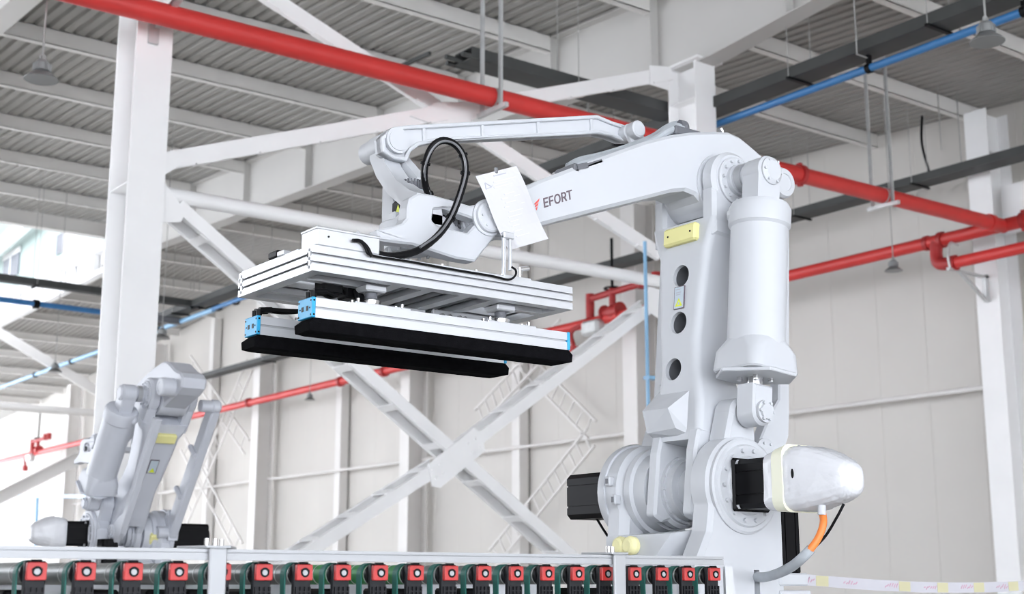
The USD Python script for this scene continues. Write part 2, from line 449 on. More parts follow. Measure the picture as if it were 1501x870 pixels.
for k, y in enumerate((20.9, 29.5, 38.0, 46.5, 55.0)):
    hcolumn(f'far off-white wind column on the gable wall, {("first", "second", "third", "fourth", "fifth")[k]} one left of the right-hand column', 18.6, 19.15, y - .43, y, zpur(y) - .15, 'steel2', 'x', 'wind_column', group='wind columns on the gable wall')
for k, y in enumerate((25.2, 33.5, 42.2, 50.6)):
    solo('wall_post', beam([19.2, y, 0], [19.2, y, zpur(y) - .1], rect(.3, .26), up=(1, 0, 0)), 'steel2', f'slim off-white wall post midway between two wind columns, {("first", "second", "third", "fourth")[k]} one left of the right-hand column', 'wall post', 'wall posts', 'structure', smooth=False)
wy = [12.44, 20.9, 29.5, 38.0, 46.5, 55.0]
for k in range(5):
    for z, nm in ((3.84, 'low'),):
        solo('wall_strut', rod([19.0, wy[k] + .02, z + (.0)], [19.0, wy[k + 1] - .45, z], .04, 10), 'steel2', 'thin horizontal wall strut ' + ('just left of the right column, behind the large robot', 'behind the right half of the big cross brace', 'behind the left half of the big cross brace', 'behind the lattice braces at left', 'left of the small robot on the far wall')[k], 'strut', 'wall struts')


# lattice braces between the wind columns
def ladder(name, label, p0, p1, w, n, mat='steel2'):
    p0, p1 = np.array(p0), np.array(p1); t = Thing(name, label, 'lattice brace', p0, 'lattice braces on the gable wall'); d = (p1 - p0) / np.linalg.norm(p1 - p0); s = np.array([0, -d[2], d[1]])
    for q in (-.5, .5):
        t.part('rail', beam(p0 + s * w * q, p1 + s * w * q, rect(.05, .05), up=(1, 0, 0)), mat, smooth=False)
    for k in range(n):
        c = p0 + (p1 - p0) * (k + .5) / n
        t.part('rung', beam(c - s * w * .47, c + s * w * .47, rect(.03, .03), up=(1, 0, 0)), mat, smooth=False)


LX = 18.7
for lab, a, b, w, n in (('steep lattice brace rising behind the small robot toward the grey cable tray', (258, 790), (366, 535), .55, 13),
                        ('short lattice brace descending to the right, above the red pipe at left', (276, 530), (362, 655), .5, 8),
                        ('lattice brace descending to the right below the red pipe at left', (268, 650), (352, 805), .5, 9),
                        ('lattice brace descending to the right behind the big white cross brace', (730, 490), (868, 630), .45, 12),
                        ('lattice brace descending to the left from under the suction bars', (825, 480), (700, 612), .45, 12),
                        ('lattice brace descending to the left behind the foot of the cross brace', (866, 640), (722, 818), .45, 14)):
    ladder('lattice_brace', lab, at(*a, x=LX), at(*b, x=LX), w, n); LX = 18.95 if LX < 18.8 else 18.7


# clerestory at left, beyond the edge girder
t = Thing('clerestory_girder', 'cream girder with short posts below the pale green clerestory', 'girder', (12.25, 34, 8.7), None, 'structure')
t.part('top_chord', beam([12.25, 33.6, 9.36], [12.25, 47, 9.5], rect(.2, .16)), 'steel', smooth=False)
t.part('bottom_chord', beam([12.25, 33.6, 8.72], [12.25, 47, 8.62], rect(.2, .14)), 'steel', smooth=False)
for y in (34.6, 36.4, 37.2, 39.2, 41.2, 43.4):
    t.part('post', box([12.17, y, 8.7], [12.33, y + .2, 9.36]), 'steel', smooth=False)
t.part('infill_panel', box([12.36, 33.6, 8.75], [12.4, 47, 9.4]), 'steel', smooth=False)
t = Thing('clerestory_wall', 'pale green corrugated clerestory cladding in daylight at left', 'cladding', (12.3, 34, 9.4), None, 'structure')
pr, y = [], 33.6
while y < 47:
    pr += [(y, 12.33), (y + .1, 12.33), (y + .14, 12.37), (y + .2, 12.37)]; y += .24
t.part('corrugated_sheet', extz(sg.Polygon([(x, yy) for yy, x in pr] + [(12.42, pr[-1][0]), (12.42, 33.6)]), 9.44, 13.2), 'pale', smooth=False)
wp = [at(*p, x=12.28) for p in ((6, 378), (28, 366), (28, 402), (6, 416))]
t.part('window_pane', box([12.27, wp[1][1], wp[3][2] + .1], [12.31, wp[0][1], wp[0][2] - .1]), 'pane', smooth=False)
t.part('window_frame', [box([12.25, wp[1][1] - .06, wp[0][2] - .1], [12.32, wp[0][1] + .06, wp[0][2] + .08]), box([12.25, (wp[0][1] + wp[1][1]) / 2 - .04, wp[3][2]], [12.32, (wp[0][1] + wp[1][1]) / 2 + .04, wp[0][2]])], 'steel', smooth=False)
sp = [at(*p, x=12.28) for p in ((84, 345), (95, 336), (95, 366), (84, 372))]
t.part('slit_window', box([12.27, sp[1][1], sp[3][2]], [12.31, sp[0][1], sp[0][2]]), 'pane', smooth=False)
pp = [at(*p, x=12.2) for p in ((98, 330), (111, 330))]
t.part('post', box([12.12, pp[1][1], 9.4], [12.32, pp[0][1], 12.5]), 'steel2', smooth=False)
t.part('eaves_channel', beam(at(-30, 392, x=11.9), at(62, 312, x=11.9), csec(.4, .25)), 'steel', smooth=False)

# second bracing line, far left
t = Thing('far_cross_brace', 'grey-white diagonals crossing a horizontal strut far behind the left column', 'cross brace', (15.25, 37.8, 5.5))
t.part('strut', rod([9.5, 37.8, 5.47], [14.2, 37.8, 5.48], .1, 14), 'steel2')
t.part('upper_diagonal', beam([9.4, 37.8, 8.18], [14.2, 37.8, 5.84], rect(.1, .26)), 'steel2', smooth=False)
t.part('lower_diagonal', beam([9.6, 37.7, 2.15], [14.2, 37.7, 4.75], csec(.34, .12)), 'steel2', smooth=False)
solo('far_ledge', beam(at(30, 727, x=18.3), at(160, 727, x=18.3), rect(.2, .12)), 'bluelight', 'small blue ledge low on the far left wall', 'ledge', smooth=False)
solo('far_standpipe', rod(at(55, 728, x=18.35), at(52, 800, x=18.35), .06), 'bluelight', 'thin blue standpipe under the blue ledge at far left', 'pipe')


# ------------------------------------------------------------------ bracing between the two near columns
def pair(t, p0, p1, gap, h=0.125, n=9, double=True):
    p0, p1 = np.array(p0, float), np.array(p1, float); L = np.linalg.norm(p1 - p0); s, u, d = basis(p1 - p0)
    off = np.array([0, gap, 0.])
    sg_ = 1 if s[1] > 0 else -1
    t.part('chord', beam(p0, p1, csec(h, .06, .009, sg_)), 'steel', smooth=False)
    if double:
        t.part('chord', beam(p0 + off, p1 + off, csec(h, .06, .009, -sg_)), 'steel', smooth=False)
    for k in range(n):
        c = p0 + (p1 - p0) * (k + .6) / n
        for q in (-1, 1):
            a = c + u * (h / 2 + .004) * q
            if double:
                t.part('batten', beam(a + off * .05 - d * .0, a + off * .97, rect(.09, .008), up=u), 'steel', smooth=False)
            elif q < 0:
                t.part('batten', beam(c - u * h / 2 - d * .12, c - u * h / 2 + d * .12, rect(.09, .02, 0, 0), up=u), 'steel', smooth=False)


yb = 11.76
t = Thing('lower_cross_brace', 'large white cross of paired battened channels between the two near columns', 'cross brace', (8.1, 11.9, 2.0))
C0, C1 = at(262, 300, y=yb), at(905, 872, y=yb)
pair(t, C0, C1, .34, n=10)
D0, D1 = at(968, 440, y=yb - .0), at(388, 850, y=yb)
XC = at(667, 670, y=yb)
dd = (D1 - D0) / np.linalg.norm(D1 - D0)
pair(t, D0, XC - dd * .1, .34, n=6); pair(t, XC + dd * .1, D1, .34, n=5)
s_, u_, d_ = basis(D0 - D1)
g = [(-.42, -.1), (-.34, -.17), (.36, -.13), (.44, .06), (.36, .15), (-.34, .11)]
g = [XC + a * d_ + b * np.cross([0, -1, 0], d_) for a, b in g]
t.part('gusset_plate', [hull([p + [0, -.02, 0] for p in g] + [p + [0, -.006, 0] for p in g])], 'steel', smooth=False)
t.part('gusset_bolt', [rod(XC + a * d_ + b * np.cross([0, -1, 0], d_) + [0, -.02, 0], XC + a * d_ + b * np.cross([0, -1, 0], d_) + [0, -.035, 0], .014, 8) for a in (-.33, -.22, .22, .33) for b in (-.06, .04)], 'steel')
e = [at(*p, y=yb) for p in ((236, 262), (252, 283), (272, 312), (264, 326), (236, 326))]
t.part('end_gusset', hull([p + [0, -.014, 0] for p in e] + [p for p in e]), 'steel', smooth=False)
t.part('end_gusset', hull([p + [0, -.014, 0] for p in [at(*q, y=yb) for q in ((950, 420), (968, 425), (968, 470), (945, 452))]] + [p for p in [at(*q, y=yb) for q in ((950, 420), (968, 425), (968, 470), (945, 452))]]), 'steel', smooth=False)

t = Thing('upper_cross_brace', 'white diagonal braces meeting at a gusset below the red main pipe', 'cross brace', (8.1, 11.9, 5.9))
pair(t, at(240, 236, y=yb), at(985, 107, y=yb), 0, h=.17, n=10, double=False)
pair(t, at(262, -94, y=yb + .1), at(968, 372, y=yb + .1), 0, h=.17, n=10, double=False)
e = [at(*p, y=yb - .01) for p in ((600, 170), (640, 150), (690, 152), (745, 150), (700, 172), (655, 190))]
t.part('gusset_plate', hull([p + [0, -.016, 0] for p in e] + e), 'steel', smooth=False)
e = [at(*p, y=yb - .01) for p in ((238, 225), (252, 228), (268, 240), (238, 258))]
t.part('end_gusset', hull([p + [0, -.014, 0] for p in e] + e), 'steel', smooth=False)
e = [at(*p, y=yb - .01) for p in ((952, 96), (978, 98), (978, 132), (952, 124))]
t.part('end_gusset', hull([p + [0, -.014, 0] for p in e] + e), 'steel', smooth=False)
p0, p1 = at(238, 284, y=11.9), at(975, 412, y=11.9); p1[2] = p0[2]
solo('round_strut', rod(p0, p1, .075, 20), 'steel', 'horizontal round white strut tube between the two near columns', 'strut')


# ------------------------------------------------------------------ pipes
def flange_ring(c, d, r, w, th=.03):
    d = np.asarray(d, float); return ring(np.asarray(c) - d * w / 2, d, r * .98, r + th, w, 24)


MY = 11.35
t = Thing('red_main_pipe', 'bright red main pipe running overhead past both near columns', 'pipe', (8, MY, 5.92))
a, b = np.array([-1.0, MY, 5.90]), np.array([17.8, MY, 6.03])
t.part('pipe', rod(a, b, .107, 28), 'red')
for px in (1172, 720):
    c = at(px, 250, y=MY); c[2] = 5.90 + .13 * (c[0] + 1) / 18.8
    if px == 1172:
        t.part('coupling', [flange_ring(c, [1, 0, 0], .107, .07), *[box(c + [-.03, s * .02 - .03, q * .135 - .02], c + [.03, s * .02 + .03, q * .135 + .02]) for s in (0,) for q in (-1, 1)]], 'darkred')
t.part('tee_collar', flange_ring([17.45, MY, 6.03], [1, 0, 0], .107, .1, .02), 'red')
t = Thing('red_wall_pipe', 'red pipe running along the gable wall behind the whole scene', 'pipe', (17.8, 12, 6.03))
a, b = np.array([17.8, 9.0, 6.05]), np.array([17.8, 62, 5.9])
t.part('pipe', rod(a, b, .1, 24), 'red')
t.part('coupling', [flange_ring([17.8, 11.0, 6.045], [0, 1, 0], .1, .09), box([17.75, 10.97, 5.88], [17.85, 11.03, 6.2])], 'darkred')
t.part('tee', [flange_ring([17.8, 12.45, 6.04], [0, 1, 0], .1, .07), flange_ring([17.8, 12.72, 6.04], [0, 1, 0], .1, .07, .02)], 'darkred')
t.part('elbow', tube([[17.8, 12.55, 6.04], [17.78, 12.55, 5.78], [17.76, 12.48, 5.66], [17.75, 12.25, 5.62]], .1, 16), 'darkred')
t.part('branch_pipe', rod([17.75, 12.3, 5.62], [17.75, 9.2, 5.64], .09, 22), 'red')
t.part('branch_collar', flange_ring([17.75, 12.22, 5.62], [0, 1, 0], .09, .08), 'darkred')
for y in (29.0, 31.2, 36.6, 44.5):
    t.part('coupling', flange_ring([17.8, y, 5.98], [0, 1, 0], .1, .12, .035), 'darkred')
t = Thing('pipe_wall_bracket', 'small grey angle bracket under the red pipes on the right column', 'bracket', (18.3, 12.2, 5.5))
t.part('arm', [box([17.6, 12.2, 5.49], [18.6, 12.26, 5.53]), box([18.52, 12.2, 5.1], [18.6, 12.26, 5.55])], 'galv', smooth=False)
t.part('strut', beam([18.55, 12.23, 5.12], [17.9, 12.23, 5.5], rect(.05, .05)), 'galv', smooth=False)
t.part('hook', tube([[17.66, 12.23, 5.5], [17.62, 12.23, 5.7], [17.7, 12.23, 5.93], [17.9, 12.23, 5.93]], .02, 6), 'galv')


def valve(name, label, px, py):
    c = at(px, py, x=17.8); t = Thing(name, label, 'valve', c)
    t.part('body', [lathe(c + [0, -.25, .02], [0, 1, 0], [(0, .17), (.04, .17), (.05, .12), (.2, .16), (.35, .12), (.46, .12), (.47, .17), (.5, .17)], 20), rod(c, c + [0, 0, .5], .07, 12)], 'darkred')
    t.part('hand_wheel', [trimesh.creation.torus(.16, .022, major_sections=20, minor_sections=8, transform=tr(c[0], c[1], c[2] + .5))], 'black')
    t.part('branch', [rod(c + [0, .7, 0], c + [0, .7, .5], .09, 14), rod(c + [0, .7, .4], c + [0, -.9, .45], .07, 14), rod(c + [0, -.9, .35], c + [0, -.9, .6], .1, 12), rod(c + [0, -1.3, .35], c + [0, -1.3, .6], .1, 12)], 'darkred')
    t.part('drop_pipe', [tube([c + [-.05, .9, -.1], c + [-.1, 1.2, -.25], c + [-.1, 1.1, -.6]], .05, 8), rod(c + [-.1, 1.1, -.75], c + [-.1, 1.1, -.55], .11, 12)], 'darkred')
    t.part('white_body', [box(c + [-.25, .2, -.42], c + [0, .75, -.1], .06)], 'galv')
    t.part('stem', rod(c + [0, 0, .5], c + [0, 0, 1.55], .03, 8), 'black')


valve('sprinkler_valve', 'dark red valve cluster with hand wheels on the wall pipe above the cross brace', 898, 458)
valve('sprinkler_valve', 'small dark red valve cluster on the wall pipe at far left', 55, 660)


def trapeze(label, x, z):
    t = Thing('pipe_hanger', label, 'pipe hanger', (x, MY, z))
    for dy in (-.17, .17):
        t.part('upright', beam([x, MY + dy, z - .15], [x, MY + dy, 8.3], csec(.036, .036, .005)), 'galv', smooth=False)
    t.part('crossbar', [box([x - .025, MY - .26, z - .17], [x + .025, MY + .26, z - .12]), box([x - .02, MY - .18, 7.98], [x + .02, MY + .18, 8.02])], 'galv', smooth=False)
    t.part('clamp', ring([x - .01, MY, z + .0], [1, 0, 0], .108, .116, .02), 'galv')


trapeze('pale grey channel hanger carrying the red main pipe above the upper link', at(722, 110, y=MY)[0], 5.96)
trapeze('pale grey channel hanger carrying the red main pipe near the right column', at(1294, 285, y=MY)[0], 6.01)
t = Thing('pipe_bracket', 'galvanised slotted bracket at the top of the left column', 'bracket', (4.6, 11.5, 6))
bz = at(228, 20, y=11.66)
t.part('arm', beam([bz[0] + .05, 11.7, bz[2] - .12], [bz[0] + .05, 11.0, bz[2] + .02], csec(.06, .06, .006)), 'galv', smooth=False)
t.part('base_plate', box([bz[0] - .05, 11.66, bz[2] - .3], [bz[0] + .05, 11.7, bz[2] + .1], .005), 'galv', smooth=False)

# blue pipes
t = Thing('blue_pipe', 'blue pipe running below the dark cable tray toward the upper right', 'pipe', (12.2, 12, 6.6))
t.part('pipe', rod([12.2, 3, 6.6], [12.2, 27, 6.6], .047, 18), 'blue')
t.part('pale_section', rod([12.25, 27.1, 6.6], [12.25, 45, 6.6], .055, 16), 'bluelight')
for y in (9.35, 7.35, 13.2):
    t.part('clamp', [ring([12.2, y - .03, 6.6], [0, 1, 0], .04, .062, .06, 16), box([12.17, y - .02, 6.64], [12.23, y + .02, 6.76])], 'black')
for y in (9.35, 7.35, 13.2):
    t.part('hanger_rod', [rod([11.99, y, 6.72], [11.99, y, zdeck(y)], .008, 6), rod([11.98, y, 6.72], [12.2, y, 6.72], .008, 6)], 'cable')
for y in (26, 30, 33.5, 36, 39):
    t.part('clamp', ring([12.25, y - .05, 6.6], [0, 1, 0], .05, .08, .1, 12), 'black')
t = Thing('far_blue_pipe', 'slender dark blue pipe crossing behind the left column', 'pipe', (8, 28.8, 6.6))
t.part('pipe', rod([3, 28.6, 6.6], [12.2, 28.9, 6.6], .06, 14), 'blue')
t.part('clamp', ring([8.9, 28.82, 6.6], [1, 0, 0], .05, .1, .12, 12), 'black')
t.part('end_joint', [box([11.5, 28.8, 6.54], [12.3, 29.0, 6.68], .02)], 'dgrey')
p0, p1 = at(944, 300, y=11.55), at(955, 640, y=11.55)
solo('blue_drop_pipe', [rod([p0[0], 11.55, 0.4], [p0[0], 11.55, 4.75], .022, 12), box([p0[0] - .02, 11.5, 3.1], [p0[0] + .12, 11.6, 3.14])], 'bluelight', 'thin light blue drop pipe beside the large robot arm', 'pipe')


# cable trays
def traysec(w, h):
    return unary_union([rect(w, .012, 0, 0), rect(.012, h, -w / 2, h / 2 - .006), rect(.012, h, w / 2, h / 2 - .006)])


def tray(name, label, p0, p1, w, h, hangs, mat='tray', ribs=()):
    p0, p1 = np.array(p0, float), np.array(p1, float); t = Thing(name, label, 'cable tray', p0); d = (p1 - p0) / np.linalg.norm(p1 - p0); s = basis(d)[0]
    t.part('channel', beam(p0, p1, traysec(w, h)), mat, smooth=False)
    t.part('lid', beam(p0 + [0, 0, h], p1 + [0, 0, h], rect(w + .01, .01)), mat, smooth=False)
    for q in hangs:
        c = p0 + d * q
        t.part('cross_bar', beam(c - s * (w / 2 + .06) - [0, 0, .02], c + s * (w / 2 + .06) - [0, 0, .02], rect(.045, .028)), 'black', smooth=False)
        for e in (-1, 1):
            t.part('hanger_rod', rod(c + s * e * (w / 2 + .04) - [0, 0, .02], [*(c + s * e * (w / 2 + .04))[:2], zdeck(c[1])], .006, 5), 'cable')


tray('cable_tray', 'dark cable tray climbing past the middle column to the upper right', [12.22, 2.8, 6.78], [12.22, 33, 6.78], .34, .13, [3.6, 5.6, 7.6, 10.8, 13.2, 15.6, 18, 22, 26])
t0 = at(676, 88, z=6.85)
tray('branch_cable_tray', 'dark branch tray ending in mid air above the red main pipe', [t0[0], 12.45, 6.82], [12.0, 12.45, 6.82], .34, .13, [1.6])
solo('loose_conduit', [rod([t0[0] - .12, 12.3, 6.84], [t0[0] + .3, 12.3, 6.84], .03, 10), rod([t0[0] - .22, 12.5, 6.84], [t0[0] + .3, 12.5, 6.84], .03, 10), rod([t0[0] - .1, 12.65, 6.84], [t0[0] + .3, 12.65, 6.84], .03, 10)], 'tray', 'dark conduit ends sticking out of the branch tray above the red main pipe', 'conduit')
tray('far_cable_tray', 'dark cable tray passing behind the left column below the clerestory', [2, 27.6, 6.78], [12.8, 27.95, 6.78], .2, .13, [3.5, 6.6, 10.2])
tray('wall_cable_tray', 'grey cable tray along the gable wall below the roof', [18.1, 5, 7.1], [18.1, 44, 7.2], .36, .12, [3.6, 5.6, 8.0, 10.5, 14, 18, 22, 26, 31])
q0 = at(630, 78, z=8.1)
solo('roof_slot', beam(q0, q0 + [0, .9, .05], rect(.05, .05)), 'tray', 'short dark bar hanging under the roof left of the branch tray', 'bar', smooth=False)
w0 = at(1352, 163, x=19.0); w1 = at(1362, 252, x=19.0)
solo('hanging_cable', tube([w0, (w0 + w1) / 2 + [0, .08, 0], w1], .022, 8), 'black', 'loose black cable hanging down the wall beside the right column', 'cable')


# lamps
def lamp(label, px, py, d, dia):
    c = at(px, py, d=d); t = Thing('pendant_lamp', label, 'pendant lamp', c, 'high bay pendant lamps'); s = dia / .28
    t.part('shade', lathe(c, [0, 0, 1], [(0, .138 * s), (.004, .14 * s), (.03 * s, .118 * s), (.055 * s, .085 * s), (.07 * s, .06 * s)], 28), 'shade')
    t.part('lens', rod(c + [0, 0, .002], c + [0, 0, .012 * s], .1 * s, 20), 'lens')
    t.part('heat_sink', [lathe(c + [0, 0, .07 * s], [0, 0, 1], [(0, .05 * s), (.01 * s, .068 * s), (.07 * s, .066 * s), (.1 * s, .045 * s), (.11 * s, .02 * s)], 20)] + [box(c + np.array([math.cos(a) * .062 * s - .003, math.sin(a) * .062 * s - .003, .075 * s]), c + np.array([math.cos(a) * .076 * s + .003, math.sin(a) * .076 * s + .003, .14 * s])) for a in np.arange(16) * math.pi / 8], 'sink')
    t.part('hanger', [rod(c + [0, 0, .17 * s], [c[0], c[1], zdeck(c[1]) - .0], .008 * s, 6), ring(c + [0, -.008, .2 * s], [0, 1, 0], .018 * s, .028 * s, .016 * s, 12)], 'cable')


lamp('grey pendant lamp hanging at the upper left corner', 60, 117, 11.5, .30)
lamp('pale pendant lamp hanging at the upper right beside the blue pipe', 1447, 62, 11.0, .30)
lamp('small grey pendant lamp in front of the blank wall at right', 1310, 397, 20.5, .28)
lamp('small pendant lamp just under the black suction pads', 655, 545, 29, .30)
lamp('tiny pendant lamp below the far red pipe left of the cross brace', 454, 586, 34, .27)
lamp('blurred pendant lamp beside the left column below the blue pipes', 237, 496, 24, .30)
lamp('pale pendant lamp on the blue pipe at far left', 80, 545, 30, .32)
for lab, px, py1, y in (('thin hanger wire left of the control box, behind the round strut', 440, 390, 24), ('thin hanger wire above the control box, behind the upper diagonal', 465, 330, 24),
                        ('thin hanger wire in front of the rafter web above the upper link', 862, 190, 14.2), ('thin hanger wire beside the middle column top', 900, 150, 14.2),
                        ('thin hanger wire just left of the loose black cable end', 1380, 220, 12.3), ('thin hanger wire just left of the right column', 1410, 250, 12.3)):
    c = at(px, py1, y=y)
    solo('hanger_wire', rod(c, [c[0], c[1], zdeck(y)], .009, 6), 'cable', lab, 'wire', 'hanger wires')
# ================================================================== THE PALLETISING ROBOTS
YR, XR, ZJ = 3.62, 3.55, 1.13
LEAN0, L1, PITCH0, L2 = math.atan2(.108, 1.156), 1.161, -.2706, 1.152


def trB(pts, yl):
    """Outline (px, py) on the robot's local plane y = yl -> (x forward, z up) from the shoulder axis."""
    return [(XR - p[0], p[2] - ZJ) for p in (at(*q, y=YR - yl) for q in pts)]


def rot2(pts, a):
    c, s = math.cos(a), math.sin(a); return [(c * x - s * z, s * x + c * z) for x, z in pts]


def trA(pts, yl):
    return rot2(trB(pts, yl), -LEAN0)


def trF(pts, yl):
    return rot2([(x + .108, z - 1.156) for x, z in trB(pts, yl)], -PITCH0)


JW0 = (-.108 + L2 * math.cos(PITCH0), 1.156 + L2 * math.sin(PITCH0))


def trW(pts, yl):
    return [(x - JW0[0], z - JW0[1]) for x, z in trB(pts, yl)]


def loft(secs, n=6):
    """secs: (z, cx, cy, half x, half y, corner radius)."""
    V = []
    for z, cx, cy, hx, hy, r in secs:
        r = min(r, hx * .99, hy * .99)
        for k, (sx, sy) in enumerate(((1, 1), (-1, 1), (-1, -1), (1, -1))):
            a = (k * 90 + np.linspace(0, 90, n)) * math.pi / 180
            V.append(np.column_stack([cx + sx * (hx - r) + r * np.cos(a), cy + sy * (hy - r) + r * np.sin(a), np.full(n, z)]))
    m = 4 * n; V = np.vstack(V); i = np.arange(m); j = np.roll(i, -1); Fc = []
    for k in range(len(secs) - 1):
        Fc += [np.column_stack([i, j, j + m]) + k * m, np.column_stack([i, j + m, i + m]) + k * m]
    a, b = len(V), len(V) + 1; e = (len(secs) - 1) * m
    V = np.vstack([V, V[:m].mean(0), V[e:].mean(0)])
    Fc += [np.column_stack([j, i, np.full(m, a)]), np.column_stack([i + e, j + e, np.full(m, b)])]
    return mesh(V, np.vstack(Fc))


def motor(y0, y1, s=.085):
    """A ribbed square servo motor along y."""
    o = []
    for k in range(4):
        a = -k * math.pi / 2; c, d = math.cos(a), math.sin(a)
        for x, z in ((-s, -s * .8), (-s, -.5 * s), (-s * .94, -.5 * s), (-s * .94, -.42 * s), (-s, -.42 * s), (-s, .42 * s), (-s * .94, .42 * s), (-s * .94, .5 * s), (-s, .5 * s), (-s, s * .8)):
            o.append((x * c - z * d, x * d + z * c))
    return exty(sg.Polygon(o[::-1]).buffer(0), y0, y1, .004)


def robot(name, label, base, theta, lean, pitch, white='robot', full=True):
    T = Thing(name, label, 'industrial robot', (*base, 0))
    W = tr(*base, 0) @ trimesh.transformations.rotation_matrix(theta, [0, 0, 1])
    B = W @ tr(0, 0, ZJ)
    A = B @ ry(-lean)
    J3 = A @ tr(0, 0, L1); j3 = (-L1 * math.sin(lean), L1 * math.cos(lean))
    Fm = B @ tr(j3[0], 0, j3[1]) @ ry(-pitch)
    jw = (j3[0] + L2 * math.cos(pitch), j3[1] + L2 * math.sin(pitch))
    Wr = B @ tr(jw[0], 0, jw[1])

    def P(fr, nm, ms, mat=None, under=None, smooth=30, label=None):
        if nm in SPLIT and isinstance(ms, (list, tuple)):
            for q in ms:
                p = P(fr, nm, q, mat, under, smooth, label)
            return p
        return T.part(nm, xf(ms, fr), mat or white, under, smooth, label)

    Y = [0, 1, 0]
    # ---- base
    P(B, 'pedestal', [box([-.42, -.42, -1.13], [.42, .42, -.9], .02), lathe([0, 0, -.9], [0, 0, 1], [(0, .34), (.28, .32), (.3, .36), (.38, .36), (.42, .3)], 40)])
    col = P(B, 'rotating_column', [box([-.24, -.24, -.5], [.24, .2, -.24], .04), box([-.2, -.17, -.3], [.02, .13, -.17], .03)])
    near = unary_union([circ(0, 0, .178, 14), rnd([(.16, -.05), (.178, -.16), (.235, -.26), (.26, -.5), (-.2, -.5), (-.2, .03), (-.14, .1)], .02)])
    nb = exty(near, .160, .262, .016)
    slot = box([-.062, .22, -.40], [-.035, .3, -.29]) if full else None
    P(B, 'drive_housing', boolean(nb, [slot]) if full else nb, smooth=35)
    fd = P(B, 'flange_disc', [lathe([0, .258, 0], Y, [(0, .168), (.012, .168), (.017, .160), (.017, .146), (.026, .140), (.026, .105), (.034, .10), (.034, .02)], 40)])
    P(B, 'bolt', bolts([0, .282, 0], Y, .124, 14, .0075, .012), white, under=fd)
    far = unary_union([circ(0, 0, .178, 14), rnd([(.16, -.05), (.17, -.2), (.19, -.5), (-.2, -.5), (-.17, -.05)], .02)])
    P(B, 'drive_housing', exty(far, -.31, -.19, .03), smooth=35)
    P(B, 'rim_ring', [lathe([0, -.315, 0], Y, [(0, .15), (.0, .186), (.02, .19), (.035, .186), (.04, .15)], 40)])
    P(B, 'indicator_block', [box([.16, -.262, .02], [.195, -.235, .055], .004), box([.168, -.225, -.05], [.20, -.2, -.015], .004)], white)
    P(B, 'indicator_plate', [box([.1955, -.256, .028], [.1965, -.241, .047]), box([.2005, -.219, -.043], [.2015, -.206, -.022])], 'dgrey')
    gd = P(B, 'gear_drum', [lathe([0, -.05, 0], Y, [(0, .125), (.03, .125), (.03, .115), (.06, .11), (.06, .08), (.13, .075)], 36), lathe([0, -.19, 0], Y, [(0, .165), (.03, .165), (.035, .15), (.09, .145)], 36)], white)
    P(B, 'bolt', bolts([0, -.025, 0], Y, .12, 16, .005, .01), white, under=gd)
    sh = P(B, 'bumper_shelf', [hull([[.12, -.2, -.16], [.12, .17, -.15], [.27, -.17, -.17], [.24, .14, -.165], [.12, -.2, -.25], [.12, .12, -.26], [.28, -.12, -.25], [.25, .06, -.25], [.28, -.16, -.22]]), box([.02, -.2, -.27], [.16, .17, -.19], .02)])
    for y in (-.062, -.008):
        P(B, 'rubber_stop', lathe([.255, y - .015, -.205], [1, 0, 0], [(0, .018), (.012, .031), (.03, .034), (.045, .028), (.05, .02)], 20), 'rubber', under=sh, label='cream rubber stop')
    P(B, 'lower_bracket', [box([.1, -.16, -.33], [.25, .12, -.3], .006), *[rod([.2, y, -.3], [.2, y, -.27], .018, 10) for y in (-.1, -.05, .02)]], 'grey')

    # ---- servo motors
    m = P(B, 'servo_motor', motor(.29, .5), 'blackm', smooth=False, label='black ribbed servo motor')
    P(B, 'motor_flange', box([-.092, .285, -.092], [.092, .302, .092], .012), 'blackm', under=m)
    for x in (-.072, .072):
        for z in (-.072, .072):
            P(B, 'bolt', [rod([x, .30, z], [x, .316, z], .0125, 10)], 'chrome', under=m)
    wr = [(.44, 0, .001, .094, .094, .035), (.47, 0, .004, .100, .102, .045), (.52, 0, .005, .102, .105, .05), (.56, 0, .008, .103, .108, .055), (.60, 0, .008, .098, .104, .06), (.64, 0, .006, .088, .095, .06), (.68, 0, .003, .077, .083, .055), (.71, 0, 0, .067, .071, .05), (.735, 0, -.002, .058, .06, .045), (.75, 0, -.003, .048, .05, .04), (.758, 0, -.003, .034, .036, .03)]
    w = loft([(a, b, c, d, e, f) for a, b, c, d, e, f in wr], 5)
    w.vertices = w.vertices[:, [0, 2, 1]]
    w = w.subdivide().subdivide(); nz = meshkit.fbm(w.vertices * 14, 3, 5) - .5
    w.vertices += np.column_stack([nz, 0 * nz, np.roll(nz, 7)]) * .011
    if w.volume < 0: w.invert()
    if not full:
        w.vertices[:, 1] = .44 + (w.vertices[:, 1] - .44) * .72
    wp_ = P(B, 'motor_cover', w, 'wrap', smooth=60, label='white plastic wrap over the motor end')
    tb = loft([(.485, 0, .004, .103, .105, .036), (.535, 0, .009, .107, .113, .04)], 6); tb.vertices = tb.vertices[:, [0, 2, 1]]
    if tb.volume < 0: tb.invert()
    if full:
        P(B, 'tape_band', tb, 'tape', under=wp_, label='cream tape band')
        P(B, 'cable_hole', xf(trimesh.creation.icosphere(2, .5), tr(.099, .575, .02) @ np.diag([.010, .013, .036, 1])), 'black', under=wp_)
    m = P(B, 'servo_motor', motor(-.62, -.30, .088), 'blackm', smooth=False, label='black ribbed servo motor')
    P(B, 'end_cap', lathe([0, -.635, 0], Y, [(0, .05), (.0, .07), (.015, .075), (.02, .07)], 20), 'black', under=m)
